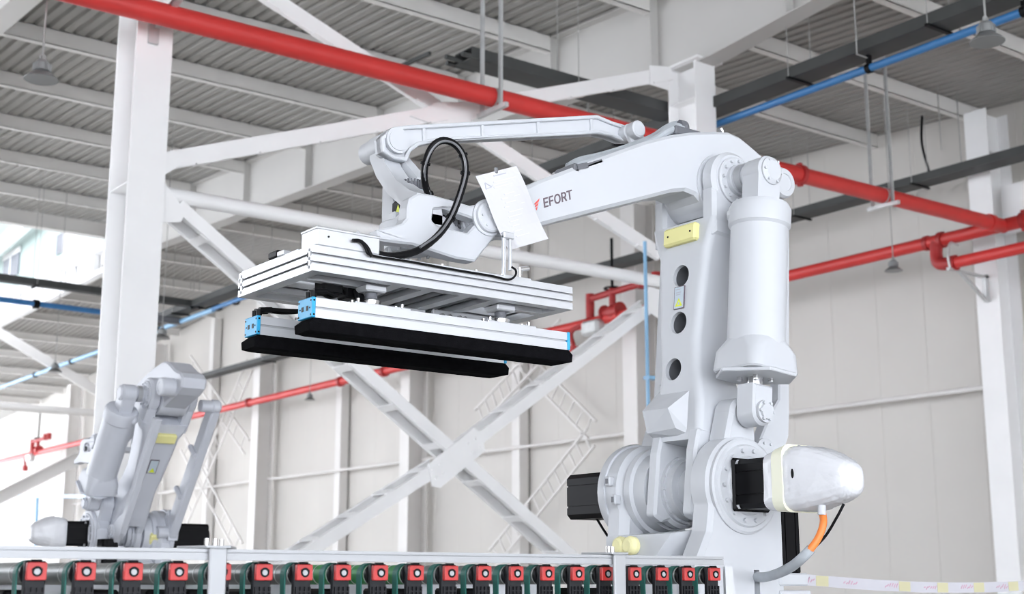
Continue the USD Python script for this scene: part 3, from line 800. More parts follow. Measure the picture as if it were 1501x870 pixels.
    m = P(B, 'vertical_motor', [xf(motor(-.30, -.04, .058), tr(-.235, .2, 0) @ trimesh.transformations.rotation_matrix(math.pi / 2, [1, 0, 0]))], 'blackm', smooth=False)
    P(B, 'motor_base', [box([-.31, .1, -.345], [-.16, .27, -.3], .006), box([-.32, .1, -.4], [-.16, .27, -.36], .004), box([-.3, .1, -.5], [-.2, .25, -.4], .006)], under=m)

    # ---- lower arm
    arm = loft([(.16, 0, .032, .125, .122, .025), (.3, 0, .03, .12, .118, .03), (.42, 0, .012, .112, .1, .035), (.55, 0, -.002, .108, .104, .035), (.75, 0, 0, .108, .122, .035), (.88, 0, .005, .11, .135, .035), (.95, 0, .005, .112, .16, .03), (1.0, 0, .004, .11, .168, .02)], 6)
    hs = []
    for px, py in ((991, 404), (992, 474), (990, 544)):
        q = at(px, py, x=3.49); zz = (q[2] - ZJ) * math.cos(LEAN0) + .0; hs.append(rod([-.09, YR - q[1], zz], [.2, YR - q[1], zz], .042, 36))
    up = unary_union([circ(0, L1, .118, 12), sg.Polygon([(-.1, .93), (.1, .93), (.112, L1 - .05), (-.112, L1 - .05)])])
    lo = unary_union([circ(0, 0, .14, 12), rnd([(-.115, .2), (.125, .2), (.14, .12), (.145, -.11), (.1, -.13), (-.1, -.06)], .015)])
    la = P(A, 'lower_arm', boolean(arm, hs) if full else arm, smooth=35)
    if full:
        for h in hs:
            c0 = h.vertices[-2]
            P(A, 'bore', [ring([-.085, c0[1], c0[2]], [1, 0, 0], .0405, .0418, .178, 36), rod([-.0895, c0[1], c0[2]], [-.085, c0[1], c0[2]], .0418, 36)], 'bore', under=la)
    for y0, y1 in ((.098, .17), (-.165, -.098)):
        P(A, 'arm_fork', exty(up, y0, y1, .014), smooth=35)
    for y0, y1 in ((.10, .155), (-.09, -.035)):
        P(A, 'arm_cheek', exty(lo, y0, y1, .01), smooth=35)
    P(A, 'stop_wedge', [hull([[.1, -.088, .36], [.1, .10, .36], [.185, -.085, .27], [.18, .045, .27], [.1, -.088, .17], [.1, .11, .17], [.165, -.075, .19], [.15, .06, .2]])], smooth=False)
    if full:
        P(A, 'bumper', [box([.10, -.075, .915], [.135, .1, .985], .008)], 'yellow', label='pale yellow rubber bumper')
        P(A, 'bumper_screw', [rod([.134, y, .95], [.1365, y, .95], .004, 8) for y in (-.045, .075)], 'black')
    q = at(991.5, 438, x=3.49); yy = YR - q[1]; zz = (q[2] - ZJ)
    if full:
        st = P(A, 'warning_sticker', box([.10, yy - .027, zz - .044], [.1125, yy + .027, zz + .044]), 'logo', smooth=False, label='small warning sticker with a triangle')
        P(A, 'sticker_face', box([.11, yy - .024, zz - .041], [.1132, yy + .024, zz + .041]), 'sticker', under=st, smooth=False)
        P(A, 'sticker_triangle', [extx(sg.Polygon([(yy - .019, zz - .034), (yy + .019, zz - .034), (yy, zz - .002)]).difference(sg.Polygon([(yy - .008, zz - .028), (yy + .008, zz - .028), (yy, zz - .014)])), .113, .1138)], 'warn', under=st, smooth=False)
        P(A, 'sticker_print', [box([.113, yy - .017, zz + a], [.1137, yy + b, zz + a + .004]) for a, b in ((.03, .006), (.018, .012), (.01, .008))], 'ink', under=st, smooth=False)
    if not full:
        P(A, 'bumper', [box([-.14, -.09, .86], [-.1, .09, .93], .008)], 'yellow', label='pale yellow rubber bumper')
        s2 = P(A, 'warning_sticker', box([-.114, -.03, .6], [-.105, .035, .71]), 'logo', smooth=False, label='small grey-blue warning sticker')
        P(A, 'sticker_face', box([-.1148, -.026, .604], [-.113, .031, .706]), 'sticker', under=s2, smooth=False)
        P(A, 'sticker_triangle', [extx(sg.Polygon([(-.02, .61), (.025, .61), (.002, .645)]), -.1156, -.1147)], 'warn', under=s2, smooth=False)
        for y in (-.17, .16):
            P(A, 'yellow_stop', box([-.15, y - .03, .02], [-.1, y + .03, .1], .01), 'yellow')
        P(A, 'connector_block', [box([-.22, -.06, -.12], [-.14, .03, .0], .008), box([-.22, .04, -.13], [-.15, .09, -.02], .006)], 'black')
    # elbow axis, near side
    ed = P(A, 'elbow_disc', [lathe([0, .168, L1], Y, [(0, .094), (.01, .094), (.014, .088), (.014, .06), (.03, .06), (.03, .05), (.1, .045)], 36)])
    P(A, 'bolt', bolts([0, .18, L1], Y, .077, 12, .0065, .012), white, under=ed)
    P(A, 'elbow_shaft', [lathe([0, .21, L1], Y, [(0, .056), (.03, .056), (.03, .04), (.05, .04)], 24)], 'grey')

    # ---- balance cylinder beside the arm
    cy = .30
    c = P(A, 'balance_cylinder', [rod([0, cy, .46], [0, cy, .96], .105, 48)])
    P(A, 'top_collar', [lathe([0, cy, .94], [0, 0, 1], [(0, .104), (.012, .114), (.075, .115), (.095, .105), (.1, .06)], 40), box([-.11, cy - .1, .955], [.1, cy - .02, 1.03], .03)], under=c)
    P(A, 'top_clevis', [exty(unary_union([circ(-.005, L1, .06, 12), sg.box(-.062, 1.0, .052, L1)]), cy - .05, cy + .045, .008), lathe([-.005, cy + .04, L1], Y, [(0, .052), (.012, .052), (.016, .046), (.022, .036), (.022, .01)], 28)], under=c)
    P(A, 'bolt', bolts([-.005, cy + .052, L1], Y, .042, 6, .006, .01), white, under=c)
    P(A, 'bottom_collar', [loft([(.398, 0, cy, .118, .112, .045), (.404, 0, cy, .122, .116, .045), (.47, 0, cy, .118, .112, .05), (.52, 0, cy, .1, .1, .09)], 6)], under=c)
    P(A, 'end_plate', [extz(sg.Polygon([(-.135, cy + .03), (-.06, cy + .125), (.06, cy + .125), (.135, cy - .02), (.06, cy - .12), (-.06, cy - .12)]).buffer(.012), .384, .398, .003)], 'robot' if full else white, under=c)
    P(A, 'rod', [rod([0, cy, .32], [0, cy, .39], .03, 20), *bolts([0, cy, .385], [0, 0, -1], .055, 4, .01, .014, .8)], 'chrome', under=c)
    P(A, 'rod_clevis', [exty(unary_union([circ(0, .258, .05, 12), sg.box(-.05, .255, .05, .355)]), cy - .045, cy + .045, .008)], under=c)
    P(A, 'rod_pin', [lathe([0, cy + .044, .258], Y, [(0, .04), (.014, .04), (.014, .03), (.022, .028)], 24), *bolts([0, cy + .058, .258], Y, .032, 6, .006, .01)], under=c)
    P(A, 'cylinder_lug', [exty(unary_union([circ(0, .258, .06, 12), sg.Polygon([(-.06, .26), (.06, .26), (.105, .05), (-.09, .05)])]), .15, .25, .014)])

    # ---- rear drive rod
    pr = trA([(1142, 300), (1158, 300), (1158, 610), (1157, 640), (1137, 695), (1098, 690), (1112, 650), (1130, 605), (1142, 585)], .18)
    P(A, 'drive_rod', [exty(rnd(pr, .006), .13, .18, .006)], smooth=35)
    e = trA([(1120, 662)], .18)[0]
    P(A, 'drive_rod_pin', [lathe([e[0], .178, e[1]], Y, [(0, .05), (.012, .05), (.016, .04), (.016, .01)], 24), *bolts([e[0], .192, e[1]], Y, .034, 6, .005, .008)])
    P(A, 'side_rod', [exty(unary_union([circ(-.13, .12, .06), circ(-.13, L1 + .02, .05), sg.box(-.185, .12, -.075, L1)]), -.32, -.255, .01)])
    P(A, 'side_rod_boss', [rod([-.13, -.32, z], [-.13, -.18, z], .042, 20) for z in (.12, L1 + .02)] + [rod([-.17, -.25, z], [-.05, -.25, z], .02, 10) for z in (.45, .8)])
    P(A, 'side_rod_foot', [hull([[-.2, -.32, .1], [0, -.32, .1], [-.05, -.32, .26], [-.2, -.25, .1], [0, -.25, .1], [-.05, -.25, .26], [-.1, -.36, .1], [-.1, -.34, .2]])], smooth=False)

    # ---- forearm
    fa = trF([(748, 284), (790, 264), (845, 243), (900, 223), (945, 207), (985, 197), (1015, 193), (1050, 192), (1070, 193), (1086, 200), (1102, 213), (1125, 233), (1148, 247), (1160, 262), (1158, 284), (1140, 295),
              (1100, 305), (1060, 318), (1040, 315), (1030, 297), (1020, 285), (1005, 279), (985, 281), (950, 290), (870, 310), (797, 329), (750, 343)], .09)
    P(Fm, 'forearm', exty(rnd(fa, .008), -.09, .09, .012), smooth=35)
    P(Fm, 'forearm_tongue', exty(unary_union([circ(L2, 0, .052, 12), rnd([(L2, .052), (L2 - .16, .075), (L2 - .16, -.07), (L2, -.05)], .005)]), -.035, .036, .008), smooth=35)
    P(Fm, 'elbow_hub', rod([0, -.097, -.005], [0, .097, -.005], .128, 44))
    e = trF([(1147, 268)], .17)[0]
    P(Fm, 'tail_drum', [lathe([e[0], -.09, e[1]], Y, [(0, .05), (.01, .062), (.262, .062), (.274, .055), (.276, .036), (.272, .034), (.272, .01)], 36)])
    if full:
        # lettering and emblem on the near face
        a, b = trF([(796.5, 304.5), (839.5, 291)], .0905)
        tm = meshkit.text_mesh('EFORT', .03, .0015, bold=True); wd = tm.bounds[1][0]; k = math.dist(a, b) / wd
        tm.vertices = tm.vertices * [k, k * 1.0, 1] + 0
        dx, dz = (b[0] - a[0]) / math.dist(a, b), (b[1] - a[1]) / math.dist(a, b)
        tm.vertices = np.column_stack([a[0] + tm.vertices[:, 0] * dx - tm.vertices[:, 1] * dz * -1 * -1, .0898 + tm.vertices[:, 2], a[1] + tm.vertices[:, 0] * dz - tm.vertices[:, 1] * dx])
        FP = [p for p in [str(c.GetPath()) for c in stage.GetPrimAtPath(T.path).GetChildren()] if p.endswith('forearm')][0]
        P(Fm, 'lettering', tm, 'logo', under=FP, smooth=False, label='dark grey maker lettering')
        em = []
        for q in ([(783.3, 298.2), (790.8, 290.4), (789.6, 295.2), (784.2, 300.2)], [(784.3, 301.2), (789.4, 296.6), (788.2, 301.0), (785.0, 303.6)], [(785.2, 304.8), (788.0, 302.2), (786.6, 308.2)]):
            em.append(exty(sg.Polygon(trF(q, .0905)), .0898, .0912))
        P(Fm, 'emblem', em, 'logored', under=FP, smooth=False, label='red slanted maker emblem')
        P(Fm, 'emblem_shadow', exty(sg.Polygon(trF([(791.3, 297.5), (793.2, 297.2), (791.5, 305), (787.5, 309), (788.8, 303.5)], .0905)), .0898, .0908), 'sticker', under=FP, smooth=False)
        # hose bundle along the top of the forearm
        for k, (dy, dp) in enumerate(((-.028, 0), (0, 3), (.026, 5))):
            pts = [at(x, y + dp + 1, y=YR - dy) for x, y in ((833, 244), (850, 235), (880, 228), (925, 214), (958, 200), (978, 187), (992, 182), (1000, 186))]
            T.part('hose', tube(pts, .0165, 10), 'sleeve', label='grey sleeved hose')
        for k, (dy, dp) in enumerate(((-.03, 0), (-.01, 3), (.015, 5), (.035, 7))):
            pts = [at(x, y + dp, y=YR - dy) for x, y in ((812, 256), (824, 251), (836, 242), (850, 237))]
            T.part('hose_connector', tube(pts, .009, 8), 'chrome')
        pts = [at(x, y, y=YR) for x, y in ((996, 182), (1003, 184), (1004, 196))]
        T.part('hose_clamp', [tube(pts, .018, 8), box(at(986, 192, y=YR) + [-.03, -.05, -.03], at(1010, 196, y=YR) + [.02, .05, .0], .005)], 'dgrey')
        T.part('hose_clamp', [beam(at(843, 246, y=YR - .08), at(858, 243, y=YR - .08), rect(.03, .02)), beam(at(858, 243, y=YR - .08), at(880, 236, y=YR - .08), rect(.02, .012)), box(at(838, 250, y=YR - .06) + [-.012, -.03, -.012], at(838, 250, y=YR - .06) + [.012, .08, .02], .004)], 'dgrey')
        T.part('lifting_bolt', [rod(at(1058, 194, y=YR), at(1055, 188, y=YR), .012, 10)], 'chrome')

    # ---- parallel links
    v = trW([(578, 208)], -.2)[0]                                        # link pivot from the wrist axis
    li = trF([(560, 200), (576, 186), (600, 183), (640, 181), (858, 169), (876, 168), (900, 178), (927, 186), (937, 194), (930, 206), (914, 206), (897, 199), (876, 195), (850, 197), (640, 207), (615, 213), (603, 222), (597, 236), (578, 232), (562, 222)], -.18)
    vf = rot2([(JW0[0] + .108 + v[0], JW0[1] - 1.156 + v[1])], -PITCH0)[0]  # pivot in the forearm frame of the reference pose
    Lk = Fm if full else B @ tr(jw[0] + v[0], 0, jw[1] + v[1]) @ ry(-pitch) @ tr(-vf[0], 0, -vf[1])
    lp = rnd(li, .006)
    k = P(Lk, 'upper_link', [exty(lp, -.222, -.192, .003), exty(lp.difference(lp.buffer(-.014)), -.235, -.18, .003)], smooth=35)
    ribs = []
    for px in (622, 708, 790, 868):
        r0, r1 = trF([(px, 172), (px + 2, 212)], -.18)
        rb = sg.LineString([r0, r1]).buffer(.006).intersection(lp)
        if rb.geom_type == 'Polygon' and rb.area > 0:
            ribs.append(exty(rb, -.23, -.183, .002))
    for rb in ribs:
        P(Lk, 'rib', rb, under=k, smooth=35)
    e = vf
    P(Lk, 'link_eye', [ring([e[0], -.24, e[1]], Y, .02, .046, .066, 28), rod([e[0], -.24, e[1]], [e[0], -.170, e[1]], .037, 24)], under=k)
    P(Lk, 'pivot_drum', [lathe([e[0], -.385, e[1]], Y, [(0, .03), (.01, .04), (.07, .042), (.07, .03), (.14, .03)], 28)])
    e2 = trF([(920, 195)], -.17)[0]
    P(Lk, 'link_end', [lathe([e2[0], -.225, e2[1]], Y, [(0, .028), (.07, .034), (.075, .03), (.085, .03), (.09, .034), (.12, .034), (.125, .028)], 28)], under=k)
    P(Lk, 'link_triangle', exty(unary_union([circ(0, 0, .08), circ(e2[0], e2[1], .03)]).convex_hull, -.168, -.135, .008), smooth=35)

    # ---- wrist
    wp = trW([(553, 336), (578, 331), (590, 327), (597, 319), (598, 302), (601, 290), (613, 283), (634, 285), (660, 292), (690, 301), (707, 297), (722, 294), (736, 302), (742, 318), (736, 336), (728, 344), (697, 383), (668, 378), (640, 369), (606, 358), (575, 355), (556, 352)], .10)
    wh = trW([(636, 306), (650, 305), (702, 323), (686, 341), (641, 330), (634, 322)], .10)
    wpl = sg.Polygon(rnd(wp, .004).exterior, [list(rnd(wh, .006).exterior.coords)])
    wk = P(Wr, 'wrist_body', exty(wpl, .042, .10, .006), smooth=35)
    def wpt(px, py, y):
        p = trW([(px, py)], y)[0]; return np.array([p[0], y, p[1]])

    def slab(c, hx, hy, hz):
        c = np.asarray(c); return [c + [i * hx, j * hy, k * hz] for i in (-1, 1) for j in (-1, 1) for k in (-1, 1)]
    pq, zt, zl = wpt(577, 300, -.24), v[1], wpt(577, 348, -.24)[2]
    P(Wr, 'wrist_post', [box([pq[0] - .034, -.322, zl - .02], [pq[0], -.24, zt + .01], .006)], smooth=35)
    P(Wr, 'wrist_bracket', [exty(unary_union([circ(v[0], v[1], .045, 10), rnd([(v[0] - .045, v[1]), (v[0] + .045, v[1]), (pq[0] + .0, v[1] - .09), (pq[0] - .06, v[1] - .09)], .004)]), -.322, -.24, .01)], smooth=35)
    ch = [(wpt(561, 226, -.275), .034, .03, .02), (wpt(570, 252, -.235), .032, .03, .016), (wpt(586, 276, -.16), .032, .03, .016), (wpt(605, 291, -.03), .032, .03, .018), (wpt(621, 302, .06), .045, .03, .03), (wpt(619, 335, .06), .06, .03, .03)]
    hl = [hull(slab(*ch[i]) + slab(*ch[i + 1])) for i in range(5)]
    P(Wr, 'wrist_arm', boolean(hl[0], hl[1:], '+'), smooth=40)
    P(Wr, 'rear_arm', hull(slab(wpt(580, 232, -.275), .02, .03, .015) + slab(wpt(612, 270, -.17), .022, .03, .015)))
    g0, g1 = wpt(556, 345, -.2), wpt(600, 345, .05); xf2 = wpt(549, 345, -.32)[0]
    P(Wr, 'wrist_body_front', [hull(slab([xf2 - .05, -.27, g0[2]], .05, .05, .016) + slab([g1[0] - .04, .05, g0[2]], .06, .04, .016) + slab([g0[0] - .14, -.12, g0[2]], .05, .12, .016))], smooth=35)
    P(Wr, 'wrist_web', [exty(rnd(trW([(600, 300), (690, 318), (690, 372), (640, 362), (600, 345)], .04), .004), -.09, -.05, .005)])
    WY = -.05
    fl = trW([(600, 352)], WY)[0]; fx = fl[0]; zb = trW([(600, 345)], WY)[0][1]
    P(Wr, 'wrist_ring', [lathe([fx, WY, zb - .02], [0, 0, 1], [(0, .088), (.008, .1), (.05, .1), (.056, .094), (.056, .02)], 40)])
    P(Wr, 'wrist_flange', [lathe([fx, WY, zb - .062], [0, 0, 1], [(0, .066), (.012, .082), (.03, .082), (.034, .07), (.045, .07)], 36), *bolts([fx, WY, zb - .045], [0, 0, -1], .073, 12, .006, .022)])
    mc, ec = wpt(602, 311, -.15), wpt(604, 274, -.15)
    mk = P(Wr, 'wrist_motor', [box(mc - [.05, .05, .05], mc + [.05, .05, .042], .012)], 'blackm', label='small black motor with a warning triangle')
    P(Wr, 'motor_sticker', [extx(sg.Polygon([(mc[1] + .022, mc[2] - .025), (mc[1] - .024, mc[2] - .025), (mc[1] - .001, mc[2] + .02)]), mc[0] + .0498, mc[0] + .0508)], 'warn', under=mk, smooth=False)
    P(Wr, 'motor_plate', [box([mc[0] - .045, mc[1] - .045, mc[2] + .042], [mc[0] + .045, mc[1] + .045, mc[2] + .075], .004)], 'sticker', under=mk)
    P(Wr, 'encoder_cap', [rod(ec - [0, 0, .045], ec + [0, 0, .012], .034, 24)], 'dgrey', under=mk)
    P(Wr, 'fin', [beam(ec + [math.cos(a) * .035, math.sin(a) * .035, -.012], ec + [math.cos(a) * .035, math.sin(a) * .035, .02], rect(.004, .008), up=(math.cos(a), math.sin(a), 0)) for a in np.arange(20) * math.pi / 10], 'dgrey', under=mk, smooth=False)
    P(Wr, 'wrist_disc', [lathe([0, .098, 0], Y, [(0, .062), (.008, .062), (.01, .054), (.02, .052), (.024, .046), (.024, .01)], 36), *bolts([0, .12, 0], Y, .036, 6, .004, .006), rod([0, .12, 0], [0, .127, 0], .005, 8)])
    P(Wr, 'wrist_hub', rod([0, -.1, 0], [0, .05, 0], .048, 28))
    e = trW([(648, 322)], .0)[0]
    P(Wr, 'plug_connector', [box([e[0] - .05, -.02, e[1] - .02], [e[0] + .02, .03, e[1] + .015], .008), rod([e[0] - .03, .0, e[1]], [e[0] - .12, .02, e[1] - .03], .009, 8), rod([e[0] - .02, .0, e[1] + .01], [e[0] - .12, .02, e[1] - .01], .009, 8)], 'dgrey')
    P(Wr, 'top_bolt', [rod([-.09, 0, .05], [-.09, 0, .075], .012, 10), rod([-.09, 0, .075], [-.09, 0, .083], .008, 8)], 'chrome')
    return T, W, B, A, Wr, fx + jw[0], zb + jw[1] + ZJ


R1 = robot('palletizing_robot', 'large white palletizing robot arm in the foreground at right', (XR, YR), math.pi, LEAN0, PITCH0)
T1 = R1[0]
# cables of the large robot
ob = [at(1204, 745, y=2.98), at(1207, 765, y=2.99), at(1200, 787, y=3.0), at(1187, 806, y=3.02)]
T1.part('orange_cable', tube(ob, .0125, 12), 'orange'); T1.part('cable_ferrule', rod(at(1204.5, 740, y=2.98), at(1204.5, 754, y=2.98), .0135, 12), 'robot')
T1.part('black_cable', tube([at(1237, 738, y=2.93), at(1227, 757, y=2.95), at(1210, 785, y=3.0), at(1188, 808, y=3.02)], .0045, 8), 'black')
T1.part('cable_sleeve', tube([at(1189, 804, y=3.02), at(1176, 817, y=3.05), at(1160, 830, y=3.12), at(1140, 840, y=3.22), at(1122, 845, y=3.3), at(1106, 845, y=3.37)], .017, 12), 'sleeve')
T1.part('brown_cable', tube([at(924, 765, y=3.95), at(918, 785, y=3.94), at(917, 815, y=3.9)], .011, 8), 'rust')
T1.part('black_cable', tube([at(872, 755, y=4.15), at(886, 778, y=4.1), at(898, 794, y=4.05), at(914, 808, y=3.95)], .005, 8), 'black')

R2B = (3.72, 9.59)
R2 = robot('palletizing_robot', 'smaller looking grey-white palletizing robot leaning back in front of the left column', R2B, math.pi / 2, .65, -.2, 'robot2', full=False)

# paper hanging on the wrist
q = [np.array(p) for p in (at(697, 258, y=YR - .150), at(757, 243, y=YR - .150), at(803, 350, y=YR - .137), at(745, 367, y=YR - .137))]
t = Thing('paper_sheet', 'white printed paper sheet hanging at the wrist of the large robot', 'paper', q[3])
N = 9; g = [[(q[0] * (1 - u) + q[1] * u) * (1 - w) + (q[3] * (1 - u) + q[2] * u) * w + np.array([0, -1., 0]) * (.010 * math.sin(u * 3) * math.sin(w * 3.1) + .004 * math.sin(w * 7)) for u in np.linspace(0, 1, N)] for w in np.linspace(0, 1, N)]
Vp = np.array(g).reshape(-1, 3); Vb = Vp + [0, .0012, 0]; Fp = []
for i in range(N - 1):
    for j in range(N - 1):
        a = i * N + j; Fp += [[a, a + 1, a + N + 1], [a, a + N + 1, a + N], [a + N * N, a + N * N + N + 1, a + N * N + 1], [a + N * N, a + N * N + N, a + N * N + N + 1]]
rim = [j for j in range(N)] + [i * N + N - 1 for i in range(1, N)] + [(N - 1) * N + j for j in range(N - 2, -1, -1)] + [i * N for i in range(N - 2, 0, -1)]
for a, b in zip(rim, rim[1:] + rim[:1]):
    Fp += [[a, a + N * N, b + N * N], [a, b + N * N, b]]
t.part('sheet', mesh(np.vstack([Vp, Vb]), Fp), 'paper', smooth=False)


def on_sheet(u, w):
    return (q[0] * (1 - u) + q[1] * u) * (1 - w) + (q[3] * (1 - u) + q[2] * u) * w + np.array([0, -1., 0]) * (.010 * math.sin(u * 3) * math.sin(w * 3.1) + .004 * math.sin(w * 7) + .0006)


rows = []
for w, u0, u1, mt in ((.055, .38, .68, 'ink'), (.13, .3, .85, 'inklight'), (.165, .25, .6, 'inklight'), (.2, .25, .7, 'inklight'), (.31, .4, .65, 'inklight'), (.36, .3, .75, 'inklight'), (.42, .35, .6, 'inklight'), (.47, .3, .8, 'inklight'), (.54, .35, .7, 'inklight'), (.6, .3, .62, 'inklight'), (.66, .3, .5, 'inklight'), (.72, .3, .48, 'inklight'), (.79, .3, .5, 'inklight'), (.86, .3, .62, 'inklight')):
    t.part('printed_line', beam(on_sheet(u0, w), on_sheet(u1, w), rect(.0016, .0035), up=(0, 0, 1)), mt, smooth=False)
a, b, c_, = on_sheet(.08, .19), on_sheet(.22, .18), on_sheet(.12, .11)
for u, w in ((a, b), (b, c_), (c_, a)):
    t.part('printed_mark', beam(u, w, rect(.0016, .0028)), 'ink', smooth=False)
t.part('hanging_clip', [box(on_sheet(.5, 0) - [.006, .004, .008], on_sheet(.5, 0) + [.006, .008, .012], .003)], 'clear')
# ================================================================== THE VACUUM GRIPPER
GX0, GX1, GY0, GY1, GZ0, GZ1 = 1.82, 2.785, 3.37, 3.85, 1.672, 1.748
t = G = Thing('vacuum_gripper', 'aluminium frame gripper with two black padded suction bars under the robot wrist', 'gripper', (2.3, 3.61, 1.5))


def slotsec(w, h, n=2, both=True):
    """T-slot section: grooves on the tall sides."""
    p = rect(w, h); cuts = []
    for k in range(n):
        y = -h / 2 + h * (k + 1) / (n + 1)
        for s in ((-1, 1) if both else (1,)):
            cuts += [rect(.012, .007, s * w / 2, y), rect(.008, .014, s * (w / 2 - .010), y)]
    return p.difference(unary_union(cuts))


zm = (GZ0 + GZ1) / 2; H = GZ1 - GZ0
for y in (GY0 + .02, GY1 - .02):
    t.part('long_profile', beam([GX0, y, zm], [GX1, y, zm], slotsec(.04, H)), 'alu', smooth=False)
for x in (GX0 + .02, GX1 - .02):
    t.part('end_profile', beam([x, GY0 + .04, zm], [x, GY1 - .04, zm], slotsec(.04, H)), 'alu', smooth=False)
for x in (2.13, 2.24, 2.38, 2.5):
    t.part('cross_profile', beam([x, GY0 + .04, zm - .01], [x, GY1 - .04, zm - .01], slotsec(.04, H - .02)), 'alu', smooth=False)
for y in (3.5, 3.72):
    t.part('inner_profile', beam([GX0 + .04, y, zm - .018], [2.11, y, zm - .018], slotsec(.03, .04, 1)), 'alu', smooth=False)
    t.part('inner_profile', beam([2.52, y, zm - .018], [GX1 - .04, y, zm - .018], slotsec(.03, .04, 1)), 'alu', smooth=False)
t.part('slot_seal', [box([GX0 + .001, GY0 + .0115, zm + H / 6 - .003], [GX1 - .001, GY0 + .0125, zm + H / 6 + .003]), box([GX0 + .001, GY0 + .0115, zm - H / 6 - .003], [GX1 - .001, GY0 + .0125, zm - H / 6 + .003])], 'alug', smooth=False)
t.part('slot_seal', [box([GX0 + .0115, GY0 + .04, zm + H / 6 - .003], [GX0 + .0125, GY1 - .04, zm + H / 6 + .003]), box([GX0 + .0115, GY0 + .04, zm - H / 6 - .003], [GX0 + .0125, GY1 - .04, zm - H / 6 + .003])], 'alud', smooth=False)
t.part('top_plate', box([2.10, 3.40, GZ1], [2.56, 3.82, GZ1 + .011], .002), 'alu')
t.part('flange_plate', lathe([2.33, 3.66, GZ1 + .011], [0, 0, 1], [(0, .088), (.012, .088), (.016, .08), (.03, .08)], 36), 'alu')
t.part('plate_screw', [rod([x, 3.42, GZ1 + .011], [x, 3.42, GZ1 + .018], .007, 8) for x in (2.3, 2.43, 2.53)], 'chrome')
bx = t.part('control_box', box([GX0 + .012, GY0 + .0, GZ1], [2.045, GY0 + .095, GZ1 + .056], .004), 'alu', label='white aluminium control box')
t.part('lid', box([GX0 + .01, GY0 - .002, GZ1 + .048], [2.047, GY0 + .097, GZ1 + .058], .003), 'alu', under=bx)
t.part('box_screw', [rod([GX0 + .05, GY0 - .003, GZ1 + .03], [GX0 + .05, GY0, GZ1 + .03], .003, 6)], 'black', under=bx)
t.part('cover_plate', box([GX0 + .005, GY0 + .1, GZ1], [GX0 + .1, GY1 - .01, GZ1 + .008], .002), 'alu')
c = at(408, 366, x=GX0 + .02)
t.part('knob', [box([GX0 + .0, c[1] - .03, GZ1 + .006], [GX0 + .03, c[1] + .03, GZ1 + .03], .005)], 'black'); t.part('knob_base', box([GX0, c[1] - .07, GZ1 + .005], [GX0 + .03, c[1] - .03, GZ1 + .022], .003), 'alu')
# corner bracket ends
for z in (zm - H / 3, zm, zm + H / 3):
    t.part('slot_end', [rod([GX0 - .001, GY0 + .02, z], [GX0 + .001, GY0 + .02, z], .005, 10), rod([GX0 - .001, GY1 - .02, z], [GX0 + .001, GY1 - .02, z], .005, 10)], 'alud')
# upright tube bracket near the right
u0, u1 = at(741, 396, y=3.44), at(744, 345, y=3.44)
t.part('upright_bracket', [box([u0[0] - .012, 3.435, GZ1], [u0[0] + .0, 3.447, u1[2]], .002), box([u0[0] + .014, 3.435, GZ1 + .04], [u0[0] + .024, 3.447, u1[2]], .002), box([u0[0] - .012, 3.43, u1[2] - .012], [u0[0] + .03, 3.45, u1[2] + .01], .003), box([u0[0] - .05, 3.38, GZ1], [u0[0] + .06, 3.46, GZ1 + .009], .002)], 'alu')
t.part('air_fitting', [rod([u0[0] + .02, 3.39, GZ1 + .008], [u0[0] + .02, 3.39, GZ1 + .04], .008, 10), rod([u0[0] + .02, 3.39, GZ1 + .036], [u0[0] + .05, 3.38, GZ1 + .042], .008, 10)], 'chrome')
ZB = (1.503, 1.548, 1.607)


